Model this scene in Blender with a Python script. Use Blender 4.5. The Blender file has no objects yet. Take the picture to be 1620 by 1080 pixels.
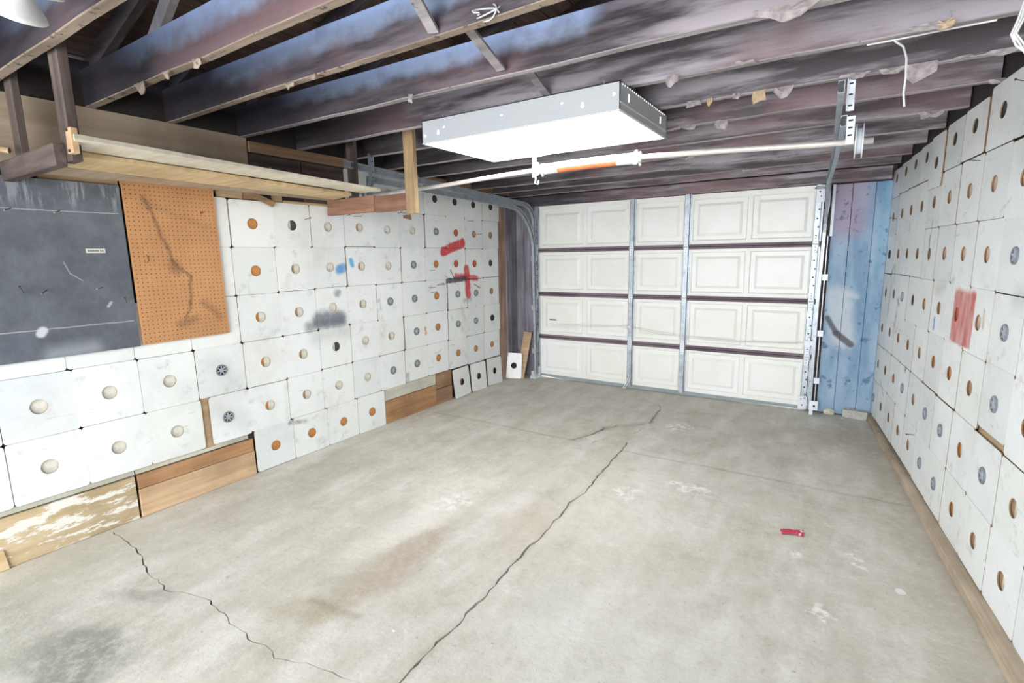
import bpy, bmesh, math, random
from mathutils import Vector, Matrix
random.seed(7)
S = bpy.context.scene
COL = S.collection

# ------------------------------------------------------------------ camera
PITCH, YAW, ROLL, FPX, CAMZ = -0.16549, -0.57372, -0.01761, 810.108, 1.5423
fwd = Vector((math.sin(YAW)*math.cos(PITCH), math.cos(YAW)*math.cos(PITCH), math.sin(PITCH)))
rt = Vector((math.cos(YAW), -math.sin(YAW), 0))
up = rt.cross(fwd)
r2 = rt*math.cos(ROLL) + up*math.sin(ROLL)
u2 = -rt*math.sin(ROLL) + up*math.cos(ROLL)
cam = bpy.data.cameras.new('camera')
cam.sensor_width = 36.0
cam.lens = FPX/1620*36.0
cam.clip_start = 0.02
camo = bpy.data.objects.new('camera', cam)
COL.objects.link(camo)
camo.matrix_world = Matrix(((r2.x, u2.x, -fwd.x, 0), (r2.y, u2.y, -fwd.y, 0), (r2.z, u2.z, -fwd.z, CAMZ), (0, 0, 0, 1)))
S.camera = camo

# ------------------------------------------------------------------ world, lights, exposure
w = bpy.data.worlds.new('world'); S.world = w; w.use_nodes = True
bg = w.node_tree.nodes['Background']
bg.inputs[0].default_value = (0.86, 0.93, 1.0, 1)
bg.inputs[1].default_value = 2.7
S.view_settings.view_transform = 'Standard'
S.view_settings.look = 'None'
S.view_settings.gamma = 1
S.view_settings.use_curve_mapping = False
S.view_settings.exposure = 0.50

def area(name, loc, rot, sx, sy, power, col):
    l = bpy.data.lights.new(name, 'AREA'); l.shape = 'RECTANGLE'; l.size = sx; l.size_y = sy
    l.energy = power; l.color = col
    o = bpy.data.objects.new(name, l); COL.objects.link(o); o.location = loc; o.rotation_euler = rot
    return o
# added area fill behind the camera, in an opening assumed at the rear
area('rear_fill', (-0.9, -2.9, 1.25), (math.radians(90), 0, 0), 4.2, 2.3, 185, (0.97, 0.985, 1.0))
# added downward fill over the unseen rear bay
area('rear_top_fill', (-1.3, -0.9, 2.25), (0, 0, 0), 1.2, 0.6, 10, (1.0, 0.99, 0.96))
# blue daylight entering the roof space from the open rear gable
area('gable_daylight', (-1.3, -1.9, 2.95), (math.radians(82), 0, 0), 3.0, 0.6, 90, (0.6, 0.75, 1.0))

# ------------------------------------------------------------------ node helper
class NT:
    def __init__(s, name, rough=0.7, metal=0.0, spec=None):
        s.m = bpy.data.materials.new(name); s.m.use_nodes = True
        s.t = s.m.node_tree; s.b = s.t.nodes['Principled BSDF']
        s.b.inputs['Roughness'].default_value = rough
        s.b.inputs['Metallic'].default_value = metal
        if spec is not None: s.b.inputs['Specular IOR Level'].default_value = spec
    def n(s, t): return s.t.nodes.new(t)
    def l(s, a, b):
        if hasattr(a, 'is_linked') or isinstance(a, bpy.types.NodeSocket): s.t.links.new(a, b)
        else:
            try: b.default_value = a
            except Exception: b.default_value = tuple(a)+(1,) if len(a) == 3 else a
    def math(s, op, a, b=0.0, clamp=False):
        n = s.n('ShaderNodeMath'); n.operation = op; n.use_clamp = clamp
        s.l(a, n.inputs[0]); s.l(b, n.inputs[1]); return n.outputs[0]
    def vmath(s, op, a, b=(0, 0, 0)):
        n = s.n('ShaderNodeVectorMath'); n.operation = op
        s.l(a, n.inputs[0]); s.l(b, n.inputs[1])
        return n.outputs['Value'] if op in ('LENGTH', 'DOT_PRODUCT', 'DISTANCE') else n.outputs[0]
    def pos(s): return s.n('ShaderNodeNewGeometry').outputs['Position']
    def obj(s): return s.n('ShaderNodeTexCoord').outputs['Object']
    def rnd(s): return s.n('ShaderNodeObjectInfo').outputs['Random']
    def noise(s, v, scale, detail=4, rough=0.55):
        n = s.n('ShaderNodeTexNoise'); s.l(v, n.inputs['Vector']); n.inputs['Scale'].default_value = scale
        n.inputs['Detail'].default_value = detail; n.inputs['Roughness'].default_value = rough
        return n.outputs['Fac']
    def noisec(s, v, scale, detail=2):
        n = s.n('ShaderNodeTexNoise'); s.l(v, n.inputs['Vector']); n.inputs['Scale'].default_value = scale
        n.inputs['Detail'].default_value = detail
        return n.outputs['Color']
    def rng(s, f, a, b, c=0.0, d=1.0, smooth=True):
        n = s.n('ShaderNodeMapRange'); n.interpolation_type = 'SMOOTHSTEP' if smooth else 'LINEAR'
        s.l(f, n.inputs[0])
        for i, v in enumerate((a, b, c, d)): n.inputs[i+1].default_value = v
        return n.outputs[0]
    def mix(s, f, a, b, mode='MIX'):
        n = s.n('ShaderNodeMix'); n.data_type = 'RGBA'; n.blend_type = mode
        s.l(f, n.inputs[0]); s.l(c4(a), n.inputs[6]); s.l(c4(b), n.inputs[7]); return n.outputs[2]
    def ramp(s, f, stops):
        n = s.n('ShaderNodeValToRGB'); s.l(f, n.inputs[0]); e = n.color_ramp.elements
        e[0].position = stops[0][0]; e[0].color = c4(stops[0][1])
        e[1].position = stops[-1][0]; e[1].color = c4(stops[-1][1])
        for p, c in stops[1:-1]:
            x = e.new(p); x.color = c4(c)
        return n.outputs[0]
    def base(s, c): s.l(c4(c), s.b.inputs['Base Color']); return s
    def bump(s, h, strength=0.3, dist=0.01):
        n = s.n('ShaderNodeBump'); s.l(h, n.inputs['Height'])
        n.inputs['Strength'].default_value = strength; n.inputs['Distance'].default_value = dist
        s.t.links.new(n.outputs[0], s.b.inputs['Normal'])
    def capsule(s, p, a, b, r, soft):
        a = Vector(a); b = Vector(b); ab = b-a; L2 = max(ab.dot(ab), 1e-9)
        pa = s.vmath('SUBTRACT', p, tuple(a))
        h = s.math('DIVIDE', s.vmath('DOT_PRODUCT', pa, tuple(ab)), L2, True)
        n = s.n('ShaderNodeVectorMath'); n.operation = 'SCALE'
        n.inputs[0].default_value = tuple(ab); s.l(h, n.inputs['Scale'])
        d = s.vmath('LENGTH', s.vmath('SUBTRACT', pa, n.outputs[0]))
        return s.rng(d, r-soft, r+soft, 1.0, 0.0)
def c4(c):
    if isinstance(c, tuple) and len(c) == 3: return c+(1,)
    return c

def wood(name, c1, c2, grain='x', rough=0.75, knots=0.0, wear=None, k=1.0):
    t = NT(name, rough, spec=0.25)
    o = t.vmath('ADD', t.obj(), t.n('ShaderNodeObjectInfo').outputs['Random'])
    sc = {'x': (1.6, 26, 26), 'y': (26, 1.6, 26), 'z': (26, 26, 1.6)}[grain]
    v = t.vmath('MULTIPLY', o, tuple(q*k for q in sc))
    f = t.noise(v, 1.0, 6, 0.6)
    g = t.noise(o, 3.0, 3)
    c = t.mix(t.rng(f, 0.3, 0.7), c1, c2)
    c = t.mix(t.rng(g, 0.35, 0.75, 0.0, 0.55), c, tuple(q*0.55 for q in c1))
    if wear:
        sc2 = {'x': (4, 14, 14), 'z': (14, 14, 4), 'y': (14, 4, 14)}[grain]
        q = t.noise(t.vmath('MULTIPLY', o, sc2), 1.2, 6, 0.7)
        c = t.mix(t.rng(q, 0.5, 0.56), c, wear)
    r = t.rnd()
    c = t.mix(1.0, c, t.ramp(r, [(0, (0.82, 0.82, 0.82)), (1, (1.0, 1.0, 1.0))]), 'MULTIPLY')
    t.base(c); t.bump(f, 0.25, 0.004)
    return t.m
def plain(name, c, rough=0.6, metal=0.0, var=0.25, scale=12, bump=0.0):
    t = NT(name, rough, metal)
    f = t.noise(t.obj(), scale, 5, 0.6)
    t.base(t.mix(t.rng(f, 0.3, 0.75, 0, 1), c, tuple(q*(1-var) for q in c)))
    if bump: t.bump(f, bump, 0.004)
    return t.m

# painted white tiles, with the spray marks that are on them
def tile_mat(name, strokes, rect=None, tint=(0.83, 0.85, 0.845)):
    t = NT(name, 0.55, spec=0.3)
    p = t.pos()
    g1 = t.noise(p, 2.2, 5, 0.65); g2 = t.noise(p, 9.0, 6, 0.7); g3 = t.noise(t.vmath('MULTIPLY', p, (60, 6, 60)), 1.0, 3)
    c = t.mix(t.rng(g1, 0.42, 0.78, 0, 0.34), tint, (0.50, 0.50, 0.47))
    c = t.mix(t.rng(g2, 0.56, 0.74, 0, 0.5), c, (0.42, 0.43, 0.40))
    c = t.mix(t.rng(g3, 0.68, 0.74, 0, 0.35), c, (0.35, 0.36, 0.34))
    r = t.rnd()
    c = t.mix(1.0, c, t.ramp(r, [(0, (0.90, 0.91, 0.90)), (0.5, (1, 1, 1)), (1, (0.97, 0.97, 0.94))]), 'MULTIPLY')
    nz = t.noisec(p, 18, 3)
    q = t.vmath('ADD', p, t.vmath('MULTIPLY', t.vmath('SUBTRACT', nz, (0.5, 0.5, 0.5)), (0.035, 0.035, 0.035)))
    nb = t.noise(p, 30, 4)
    for a, b, rr, soft, col, amt in strokes:
        m = t.capsule(q, a, b, rr, soft)
        m = t.math('MULTIPLY', m, t.rng(nb, 0.2, 0.5, amt*0.7, amt))
        c = t.mix(m, c, col)
    if rect:
        (x0, x1, z0, z1), col = rect
        s = t.n('ShaderNodeSeparateXYZ'); t.l(q, s.inputs[0])
        m = t.math('MULTIPLY', t.rng(s.outputs[1], x0-.012, x0+.004), t.rng(s.outputs[1], x1-.004, x1+.008, 1, 0))
        m = t.math('MULTIPLY', m, t.rng(s.outputs[2], z0-.01, z0+.006))
        m = t.math('MULTIPLY', m, t.rng(s.outputs[2], z1-.03, z1+.01, 1, 0))
        st = t.noise(t.vmath('MULTIPLY', p, (14, 14, 3)), 1.5, 3)
        m = t.math('MULTIPLY', m, t.rng(st, 0.3, 0.7, 0.98, 0.6))
        c = t.mix(m, c, col)
    t.base(c)
    return t.m
XL = -3.535
def lw(y, z): return (XL, y, z)
GREY = (0.13, 0.15, 0.18); RED = (0.62, 0.035, 0.05); BLUE = (0.08, 0.30, 0.62); DARK = (0.05, 0.05, 0.06)
LS = [
 (lw(4.17, 1.60), lw(4.50, 1.69), .050, .012, RED, .95), (lw(4.555, 1.41), lw(4.575, 1.12), .048, .014, RED, .92),
 (lw(4.37, 1.335), lw(4.74, 1.30), .034, .014, RED, .85),
 (lw(4.22, 1.292), lw(4.53, 1.305), .030, .008, DARK, .88), (lw(4.06, 1.255), lw(4.26, 1.278), .011, .006, DARK, .8),
 (lw(4.18, 1.345), lw(4.28, 1.30), .010, .006, DARK, .8), (lw(4.28, 1.40), lw(4.33, 1.31), .012, .006, DARK, .8),
 (lw(4.69, 1.23), lw(4.80, 1.19), .009, .006, (0.25, .05, .05), .8), (lw(4.50, 1.06), lw(4.62, 1.07), .02, .025, (0.3, .28, .26), .6),
 (lw(2.83, 1.455), lw(2.87, 1.47), .040, .018, BLUE, .9), (lw(2.955, 1.53), lw(2.97, 1.49), .028, .01, (0.12, .42, .72), .9),
 (lw(0.985, 0.915), lw(0.972, 0.85), .009, .006, (0.02, .26, .72), .95),
 (lw(2.60, 1.065), lw(2.80, 1.055), .065, .035, GREY, .85), (lw(2.50, 1.02), lw(2.82, 1.03), .04, .03, GREY, .75),
 (lw(2.79, 1.26), lw(2.80, 1.27), .028, .018, GREY, .8), (lw(2.72, 1.37), lw(2.74, 1.42), .008, .012, GREY, .5),
 (lw(2.56, 0.93), lw(2.85, 0.95), .05, .08, (0.3, 0.31, 0.31), .4),
 (lw(3.845, 0.84), lw(3.845, 0.78), .014, .007, (0.70, .25, .02), .9),
 (lw(3.56, 0.42), lw(3.56, 0.28), .012, .025, (0.12, .09, .03), .8),
 (lw(2.26, 0.30), lw(2.40, 0.275), .020, .016, (0.04, .04, .045), .85), (lw(2.40, 0.275), lw(2.52, 0.28), .010, .014, (0.22, .14, .10), .7),
 (lw(2.24, 0.34), lw(2.26, 0.60), .006, .03, (0.25, .24, .20), .55),
 (lw(3.245, 1.17), lw(3.26, 1.08), .014, .012, (0.35, .36, .33), .7), (lw(3.262, 1.08), lw(3.262, 1.0), .004, .004, DARK, .7),
 (lw(4.40, 0.82), lw(4.45, 0.74), .01, .03, (0.33, .32, .16), .5), (lw(4.45, 0.97), lw(4.50, 0.86), .02, .035, (0.36, .34, .2), .45),
 (lw(3.95, 0.55), lw(4.3, 0.60), .006, .008, (0.3, .3, .3), .5),
 (lw(2.30, 1.30), lw(2.36, 1.42), .01, .035, (0.4, .4, .34), .5), (lw(2.12, 0.97), lw(2.2, 1.0), .012, .03, (0.25, .25, .22), .5),
 (lw(2.45, 0.40), lw(2.2, 0.34), .004, .02, (0.2, .2, .18), .4),
 (lw(1.74, 0.86), lw(1.86, 0.72), .05, .09, (0.35, .36, .34), .35), (lw(1.74, 0.55), lw(1.9, 0.42), .05, .09, (0.4, .4, .37), .35),
 (lw(0.75, 0.98), lw(0.3, 0.6), .1, .25, (0.42, .46, .58), .35)]
XR, DOORY, AR = 0.30322, 5.6033, -0.10915
def rw(t, z): return (XR - math.sin(AR)*t, DOORY - math.cos(AR)*t, z)
RS = [
 (rw(1.645, 1.125), rw(1.64, 1.06), .012, .006, (0.02, .26, .62), .95),
 (rw(2.42, 1.25), rw(2.43, 1.18), .010, .012, (0.45, .25, .08), .7),
 (rw(1.33, 1.62), rw(1.35, 1.48), .010, .014, (0.18, .19, .2), .75), (rw(1.36, 1.72), rw(1.34, 1.56), .008, .01, DARK, .4),
 (rw(0.62, 1.15), rw(0.66, 1.12), .02, .02, (0.2, .2, .25), .7), (rw(0.25, 1.32), rw(0.35, 1.40), .012, .02, (0.22, .2, .24), .7),
 (rw(0.4, 1.42), rw(0.42, 1.28), .008, .02, (0.2, .18, .22), .6), (rw(0.15, 1.12), rw(0.13, 1.22), .012, .01, (0.15, .14, .2), .7),
 (rw(0.35, 1.25), rw(0.3, 1.0), .02, .05, (0.4, .37, .44), .5), (rw(0.6, 0.95), rw(0.62, 1.05), .02, .05, (0.35, .34, .38), .5),
 (rw(1.085, 0.69), rw(1.10, 0.70), .018, .016, (0.16, .11, .06), .8),
 (rw(0.30, 0.42), rw(0.46, 0.34), .008, .012, (0.3, .31, .27), .7), (rw(2.74, 1.33), rw(2.95, 1.36), .04, .06, (0.45, .47, .46), .5),
 (rw(1.62, 1.30), rw(1.75, 1.32), .03, .05, (0.45, .43, .36), .45), (rw(2.45, 1.7), rw(2.55, 1.75), .004, .012, (0.4, .4, .4), .6),
 (rw(0.0, 2.2), rw(1.2, 2.15), .12, .2, (0.52, .55, .60), .5)]

M = {}
M['tile_l'] = tile_mat('white_tile_left', LS)
ylo, yhi = rw(2.285, 0)[1], rw(1.972, 0)[1]
M['tile_r'] = tile_mat('white_tile_right', RS, ((ylo, yhi, 1.045, 1.335), (0.56, 0.10, 0.085)), (0.86, 0.89, 0.895))
M['core'] = plain('brown_board_core', (0.33, 0.19, 0.10), 0.85)
M['orange'] = plain('orange_wood_backing', (0.62, 0.27, 0.08), 0.7, scale=30)
M['redback'] = plain('red_sprayed_backing', (0.58, 0.13, 0.07), 0.7)
M['brownback'] = plain('brown_backing', (0.44, 0.28, 0.17), 0.8)
M['cream'] = plain('cream_backing', (0.76, 0.74, 0.64), 0.8, var=.35, scale=20)
M['darkback'] = plain('dark_backing', (0.06, 0.055, 0.07), 0.8)
M['pinkback'] = plain('pinkish_backing', (0.74, 0.58, 0.46), 0.8, var=.35, scale=18)
M['hub'] = plain('grey_plastic_hub', (0.24, 0.255, 0.27), 0.3, 0.0)
M['hubdark'] = plain('black_plastic_hub', (0.03, 0.033, 0.04), 0.5)
M['hublight'] = plain('blue_grey_plastic_hub', (0.21, 0.245, 0.30), 0.3, 0.0)
M['tan'] = wood('tan_plywood', (0.52, 0.36, 0.20), (0.66, 0.50, 0.31), 'x')
M['osb'] = wood('sooty_plywood', (0.46, 0.35, 0.25), (0.58, 0.46, 0.34), 'x', k=.6)
M['brownwood'] = wood('brown_plank_wood', (0.28, 0.165, 0.095), (0.44, 0.28, 0.17), 'x')
M['orangewood'] = wood('orange_brown_plank_wood', (0.42, 0.22, 0.10), (0.55, 0.33, 0.18), 'x')
M['peachwood'] = wood('peach_plank_wood', (0.55, 0.36, 0.21), (0.72, 0.52, 0.33), 'x')
M['peel'] = wood('peeling_plywood', (0.56, 0.42, 0.24), (0.68, 0.55, 0.36), 'x', wear=(0.80, 0.78, 0.70))
M['paleply'] = wood('pale_painted_board', (0.62, 0.60, 0.48), (0.72, 0.71, 0.60), 'x')
M['darkwood'] = wood('sooty_wood', (0.075, 0.055, 0.05), (0.16, 0.12, 0.11), 'x')
M['darkwoodz'] = wood('sooty_wood_upright', (0.10, 0.075, 0.065), (0.20, 0.155, 0.135), 'z')
M['shadeblack'] = plain('shade_black_sheathing', (0.045, 0.036, 0.034), .85)  # near-black colour puts the attic shade into the wall backing
M['pine'] = wood('pale_pine', (0.66, 0.47, 0.25), (0.80, 0.64, 0.40), 'x')
M['pinew'] = wood('white_edged_pine', (0.74, 0.66, 0.50), (0.84, 0.79, 0.68), 'x')
M['hangwood'] = wood('golden_upright_wood', (0.40, 0.27, 0.15), (0.62, 0.44, 0.24), 'z')
M['beamwood'] = wood('red_brown_beam_wood', (0.26, 0.13, 0.085), (0.42, 0.235, 0.16), 'x')
M['mauvewoodz'] = wood('brown_mauve_upright_wood', (0.27, 0.165, 0.12), (0.50, 0.34, 0.26), 'z')
M['bluegreyz'] = wood('blue_grey_stained_boards', (0.19, 0.175, 0.205), (0.36, 0.34, 0.39), 'z')
M['skirt'] = wood('pale_tan_skirting', (0.46, 0.36, 0.26), (0.64, 0.53, 0.40), 'x')
M['galv'] = plain('galvanised_steel', (0.50, 0.55, 0.60), 0.42, 0.55, var=.3, scale=18)
M['galvw'] = plain('whitish_steel', (0.72, 0.76, 0.80), 0.45, 0.2, var=.15)
M['hole'] = plain('dark_hole', (0.03, 0.035, 0.045), 0.9)
M['steel'] = plain('bare_steel_shaft', (0.78, 0.72, 0.68), 0.35, 0.35, var=.15)
M['whiteenamel'] = plain('white_enamel', (0.80, 0.80, 0.78), 0.35, var=.08)
M['springorange'] = plain('orange_paint_stripe', (0.85, 0.25, 0.10), 0.5)
M['wire'] = plain('white_cable_jacket', (0.75, 0.75, 0.74), 0.5)
M['nail'] = plain('rusty_nail', (0.12, 0.09, 0.075), 0.5, 0.5)
M['seal'] = plain('grey_rubber_seal', (0.32, 0.36, 0.37), 0.6)
M['rail'] = wood('mauve_brown_rail', (0.17, 0.125, 0.14), (0.33, 0.26, 0.29), 'x', k=.5)
M['railgap'] = plain('dark_rail_gap', (0.04, 0.035, 0.06), 0.8)
M['tape'] = plain('white_label', (0.72, 0.72, 0.68), 0.5)
M['scrap'] = plain('torn_paper', (0.48, 0.42, 0.42), 0.9, var=.5, scale=25, bump=.6)
M['scraptan'] = plain('torn_tan_board', (0.62, 0.46, 0.30), 0.9, bump=.4)
M['paleroof'] = wood('pale_brace_wood', (0.36, 0.30, 0.29), (0.52, 0.45, 0.44), 'z')

# door skin: cream enamel, mottled at random, with sparse darker specks
t = NT('cream_door_enamel', 0.38)
f = t.noise(t.obj(), 2.0, 4); f2 = t.noise(t.obj(), 25, 4)
c = t.mix(t.rng(f, 0.3, 0.7), (0.83, 0.82, 0.76), (0.88, 0.88, 0.86))
c = t.mix(t.rng(f2, .6, .75, 0, .15), c, (0.45, .42, .36))
t.base(c); M['door'] = t.m

# joists: old stained wood, with lit band and attic shade painted in
def joist_mat(name, lo, hi, litband):
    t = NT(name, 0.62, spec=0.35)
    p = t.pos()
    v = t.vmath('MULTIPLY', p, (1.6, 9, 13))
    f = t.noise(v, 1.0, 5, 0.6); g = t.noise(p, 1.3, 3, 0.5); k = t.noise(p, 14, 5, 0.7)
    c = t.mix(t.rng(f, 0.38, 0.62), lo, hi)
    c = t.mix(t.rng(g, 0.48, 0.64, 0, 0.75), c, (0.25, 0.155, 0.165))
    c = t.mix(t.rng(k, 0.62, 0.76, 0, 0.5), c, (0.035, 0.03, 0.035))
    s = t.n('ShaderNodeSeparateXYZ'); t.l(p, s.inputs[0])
    if litband:
        x0, x1, z0, z1 = litband
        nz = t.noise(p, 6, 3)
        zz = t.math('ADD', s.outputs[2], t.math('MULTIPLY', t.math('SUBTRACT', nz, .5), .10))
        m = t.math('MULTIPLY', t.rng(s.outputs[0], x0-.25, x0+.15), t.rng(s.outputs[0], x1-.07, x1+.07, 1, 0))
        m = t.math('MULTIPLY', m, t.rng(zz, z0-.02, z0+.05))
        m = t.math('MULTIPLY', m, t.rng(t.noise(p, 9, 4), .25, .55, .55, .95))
        c = t.mix(m, c, (0.44, 0.54, 0.78))  # blue light on the upper faces, painted in as a band
    if litband: c = t.mix(t.math('MULTIPLY', t.rng(s.outputs[0], -1.1, -.5), t.rng(f, .36, .6)), c, (0.42, .37, .40))
    # attic shade painted in, deepening towards the left eave
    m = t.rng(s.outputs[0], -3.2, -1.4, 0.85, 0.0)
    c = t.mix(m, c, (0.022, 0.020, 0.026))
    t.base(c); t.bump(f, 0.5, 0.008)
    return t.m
M['joist'] = joist_mat('shaded_joist', (0.10, 0.085, 0.095), (0.42, 0.38, 0.415), None)
M['joistlit'] = joist_mat('shaded_joist_blue_lit', (0.06, 0.048, 0.056), (0.17, 0.14, 0.16), (-2.95, -0.95, 2.462, 2.6))  # dark base paints in the shaded lower half of the near joists
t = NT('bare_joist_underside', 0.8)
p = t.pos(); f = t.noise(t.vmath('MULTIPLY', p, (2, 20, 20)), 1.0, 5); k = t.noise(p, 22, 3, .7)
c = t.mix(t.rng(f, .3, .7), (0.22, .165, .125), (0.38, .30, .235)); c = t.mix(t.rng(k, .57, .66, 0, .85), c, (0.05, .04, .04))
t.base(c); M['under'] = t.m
t = NT('joist_underside_grey', 0.8)
p = t.pos(); f = t.noise(t.vmath('MULTIPLY', p, (2, 20, 20)), 1.0, 5); k = t.noise(p, 22, 3, .7)
c = t.mix(t.rng(f, .3, .7), (0.25, .22, .23), (0.46, .42, .43)); c = t.mix(t.rng(k, .62, .70, 0, .8), c, (0.05, .04, .04))
t.base(c); M['undergrey'] = t.m
M['roofboard'] = wood('dark_roof_boards', (0.10, 0.065, 0.055), (0.20, 0.14, 0.12), 'y')
M['rafter'] = wood('dark_rafter', (0.07, 0.055, 0.055), (0.14, 0.11, 0.11), 'x')

# concrete
t = NT('worn_concrete', 0.72, spec=0.25)
p = t.pos()
def blob(cx, cy, rx, ry, ang, nz):
    n = t.n('ShaderNodeMapping'); n.vector_type = 'TEXTURE'; t.l(nz, n.inputs[0])
    n.inputs['Location'].default_value = (cx, cy, 0); n.inputs['Rotation'].default_value = (0, 0, ang)
    n.inputs['Scale'].default_value = (rx, ry, 1000)
    return t.rng(t.vmath('LENGTH', n.outputs[0]), 0.35, 1.1, 1, 0)
nzc = t.noisec(p, 2.6, 4)
q = t.vmath('ADD', p, t.vmath('MULTIPLY', t.vmath('SUBTRACT', nzc, (.5, .5, .5)), (.5, .5, 0)))
a = t.noise(p, 1.1, 6, 0.6); b = t.noise(t.vmath('MULTIPLY', p, (3.2, 1.1, 1)), 1.6, 7, 0.68); d = t.noise(p, 16, 6, 0.7); e = t.noise(p, 60, 3)
c = t.ramp(b, [(0.30, (0.50, 0.485, 0.43)), (0.50, (0.62, 0.61, 0.565)), (0.68, (0.72, 0.72, 0.70))])
c = t.mix(t.rng(a, .42, .68, 0, .5), c, (0.58, 0.56, 0.50))
mm = t.noise(p, 4.5, 9, 0.78)
c = t.mix(t.rng(mm, .50, .66, 0, .42), c, (0.40, 0.375, 0.31)); c = t.mix(t.rng(mm, .34, .47, .45, 0), c, (0.80, 0.795, 0.77))
for cx, cy, rx, ry, an, col, amt in [
    (-1.82, 1.75, .17, .60, .10, (0.33, 0.265, 0.20), .72), (-1.9, 1.28, .34, .13, .3, (0.34, 0.31, 0.22), .7),
    (-1.45, 2.35, .22, .35, 0, (0.47, 0.40, 0.34), .45), (-2.42, .50, .30, .22, .4, (0.13, 0.14, 0.12), .85), (-2.66, .88, .18, .08, .5, (0.25, 0.24, 0.22), .7),
    (-2.05, 2.45, .30, .45, .2, (0.70, 0.69, 0.66), .6), (-2.02, 1.95, .14, .5, -.15, (0.72, 0.71, 0.66), .6), (-1.06, 3.0, .5, .9, .2, (0.66, 0.66, 0.63), .5), (-.55, 1.5, .7, .8, 0, (0.60, 0.62, 0.60), .5),
    (-.98, 1.75, .2, .25, 0, (0.55, 0.60, 0.58), .4), (-3.1, 2.2, .25, .9, 0, (0.34, 0.33, 0.27), .55), (-3.25, .9, .25, .6, 0, (0.36, .35, .29), .5),
    (.2, 4.9, .25, .6, .1, (0.30, 0.27, 0.23), .7), (.42, 3.6, .16, 1.4, .1, (0.34, 0.31, 0.26), .6), (.5, 2.3, .16, 1.0, .1, (0.36, 0.33, 0.28), .6), (-2.4, 3.3, .3, .25, 0, (0.36, .36, .32), .4),
    (.15, 3.02, .06, .2, .5, (0.56, .56, .53), .8), (-1.5, 4.1, .12, .25, .3, (0.45, .39, .34), .5), (-.2, 4.9, .6, .12, 0, (0.38, .33, .27), .35), (-2.9, .4, .6, .35, 0, (0.30, .30, .26), .6)]:
    c = t.mix(t.math('MULTIPLY', t.math('MULTIPLY', blob(cx, cy, rx, ry, an, q), t.rng(d, .34, .56, .45, 1.0)), amt*.85), c, tuple(min(.85, v*1.22) for v in col))
qs = t.vmath('ADD', p, t.vmath('MULTIPLY', t.vmath('SUBTRACT', t.noisec(p, 14, 4), (.5, .5, .5)), (.3, .3, 0)))
for cx, cy, rx, ry in [(-1.16, 4.5, .14, .16), (-.72, 3.30, .13, .10), (-.86, 3.35, .08, .05), (.03, 2.37, .05, .10), (-1.1, 3.05, .10, .12), (-2.0, 2.35, .12, .14), (-1.42, 4.45, .06, .06), (-.1, 2.8, .05, .06), (.17, 2.9, .03, .10)]:
    m = t.math('MULTIPLY', blob(cx, cy, rx, ry, .3, qs), t.rng(d, .46, .56))
    c = t.mix(m, c, (0.86, 0.86, 0.84))
c = t.mix(t.rng(d, .63, .72, 0, .6), c, (0.27, 0.25, 0.21))
c = t.mix(t.rng(t.noise(p, 7, 6, .75), .62, .72, 0, .4), c, (0.68, 0.67, 0.64))
c = t.mix(t.rng(e, .66, .73, 0, .5), c, (0.22, 0.20, 0.18))
for a0, b0, rr, so, am in [((-3.4, 3.76, 0), (-1.83, 3.735, 0), .008, .018, .5), ((-1.36, 3.722, 0), (.44, 3.735, 0), .006, .02, .5), ((-1.83, 3.73, 0), (-1.70, 4.16, 0), .03, .05, .4), ((-1.70, 4.16, 0), (-1.40, 4.5, 0), .04, .06, .4), ((-1.27, 1.1, 0), (-1.31, 2.2, 0), .008, .03, .3), ((-1.31, 2.2, 0), (-1.40, 3.9, 0), .008, .03, .3), ((-1.95, 1.28, 0), (-1.66, 1.32, 0), .012, .03, .5)]:
    c = t.mix(t.math('MULTIPLY', t.capsule(t.vmath('ADD', p, t.vmath('MULTIPLY', t.vmath('SUBTRACT', nzc, (.5, .5, .5)), (.06, .06, 0))), a0, b0, rr, so), am), c, (0.27, 0.245, 0.18))
c = t.mix(1.0, c, (0.97, 0.94, 0.885), 'MULTIPLY')
t.base(c)
t.bump(t.math('ADD', t.math('MULTIPLY', b, 1.0), t.math('MULTIPLY', d, .6)), 0.5, 0.014)
M['floor'] = t.m

# blue overpainted boards by the door
t = NT('blue_sprayed_boards', 0.6)
p = t.pos(); s = t.n('ShaderNodeSeparateXYZ'); t.l(p, s.inputs[0])
nz = t.noisec(p, 5, 3); q = t.vmath('ADD', p, t.vmath('MULTIPLY', t.vmath('SUBTRACT', nz, (.5, .5, .5)), (.12, .12, .12)))
g = t.noise(t.vmath('MULTIPLY', p, (6, 6, 1.5)), 1.2, 5); k = t.noise(p, 13, 4, .6)
c = t.mix(t.rng(g, .3, .7), (0.16, .28, .43), (0.33, .45, .57))
c = t.mix(t.math('MULTIPLY', t.capsule(q, (-.06, 5.6, 2.12), (-.02, 5.6, 1.78), .13, .09), .85), c, (0.36, .27, .37))
c = t.mix(t.math('MULTIPLY', t.capsule(q, (0.1, 5.6, 2.1), (0.1, 5.6, 1.95), .05, .06), .6), c, (0.40, .33, .45))
c = t.mix(t.math('MULTIPLY', t.capsule(q, (0.26, 5.6, 2.1), (0.26, 5.6, 1.4), .03, .05), .6), c, (0.10, .32, .50))
c = t.mix(t.rng(k, .58, .68, 0, .75), c, (0.05, .11, .2))
c = t.mix(t.math('MULTIPLY', t.capsule(q, (-.03, 5.6, 1.12), (0.04, 5.6, 0.72), .09, .05), .75), c, (0.56, .59, .63))
c = t.mix(t.math('MULTIPLY', t.capsule(q, (0.05, 5.6, 1.14), (0.11, 5.6, 1.13), .03, .03), .7), c, (0.56, .59, .63))
c = t.mix(t.math('MULTIPLY', t.capsule(p, (-.10, 5.6, .92), (-.02, 5.6, .78), .022, .012), .9), c, (0.07, .07, .09))
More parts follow.
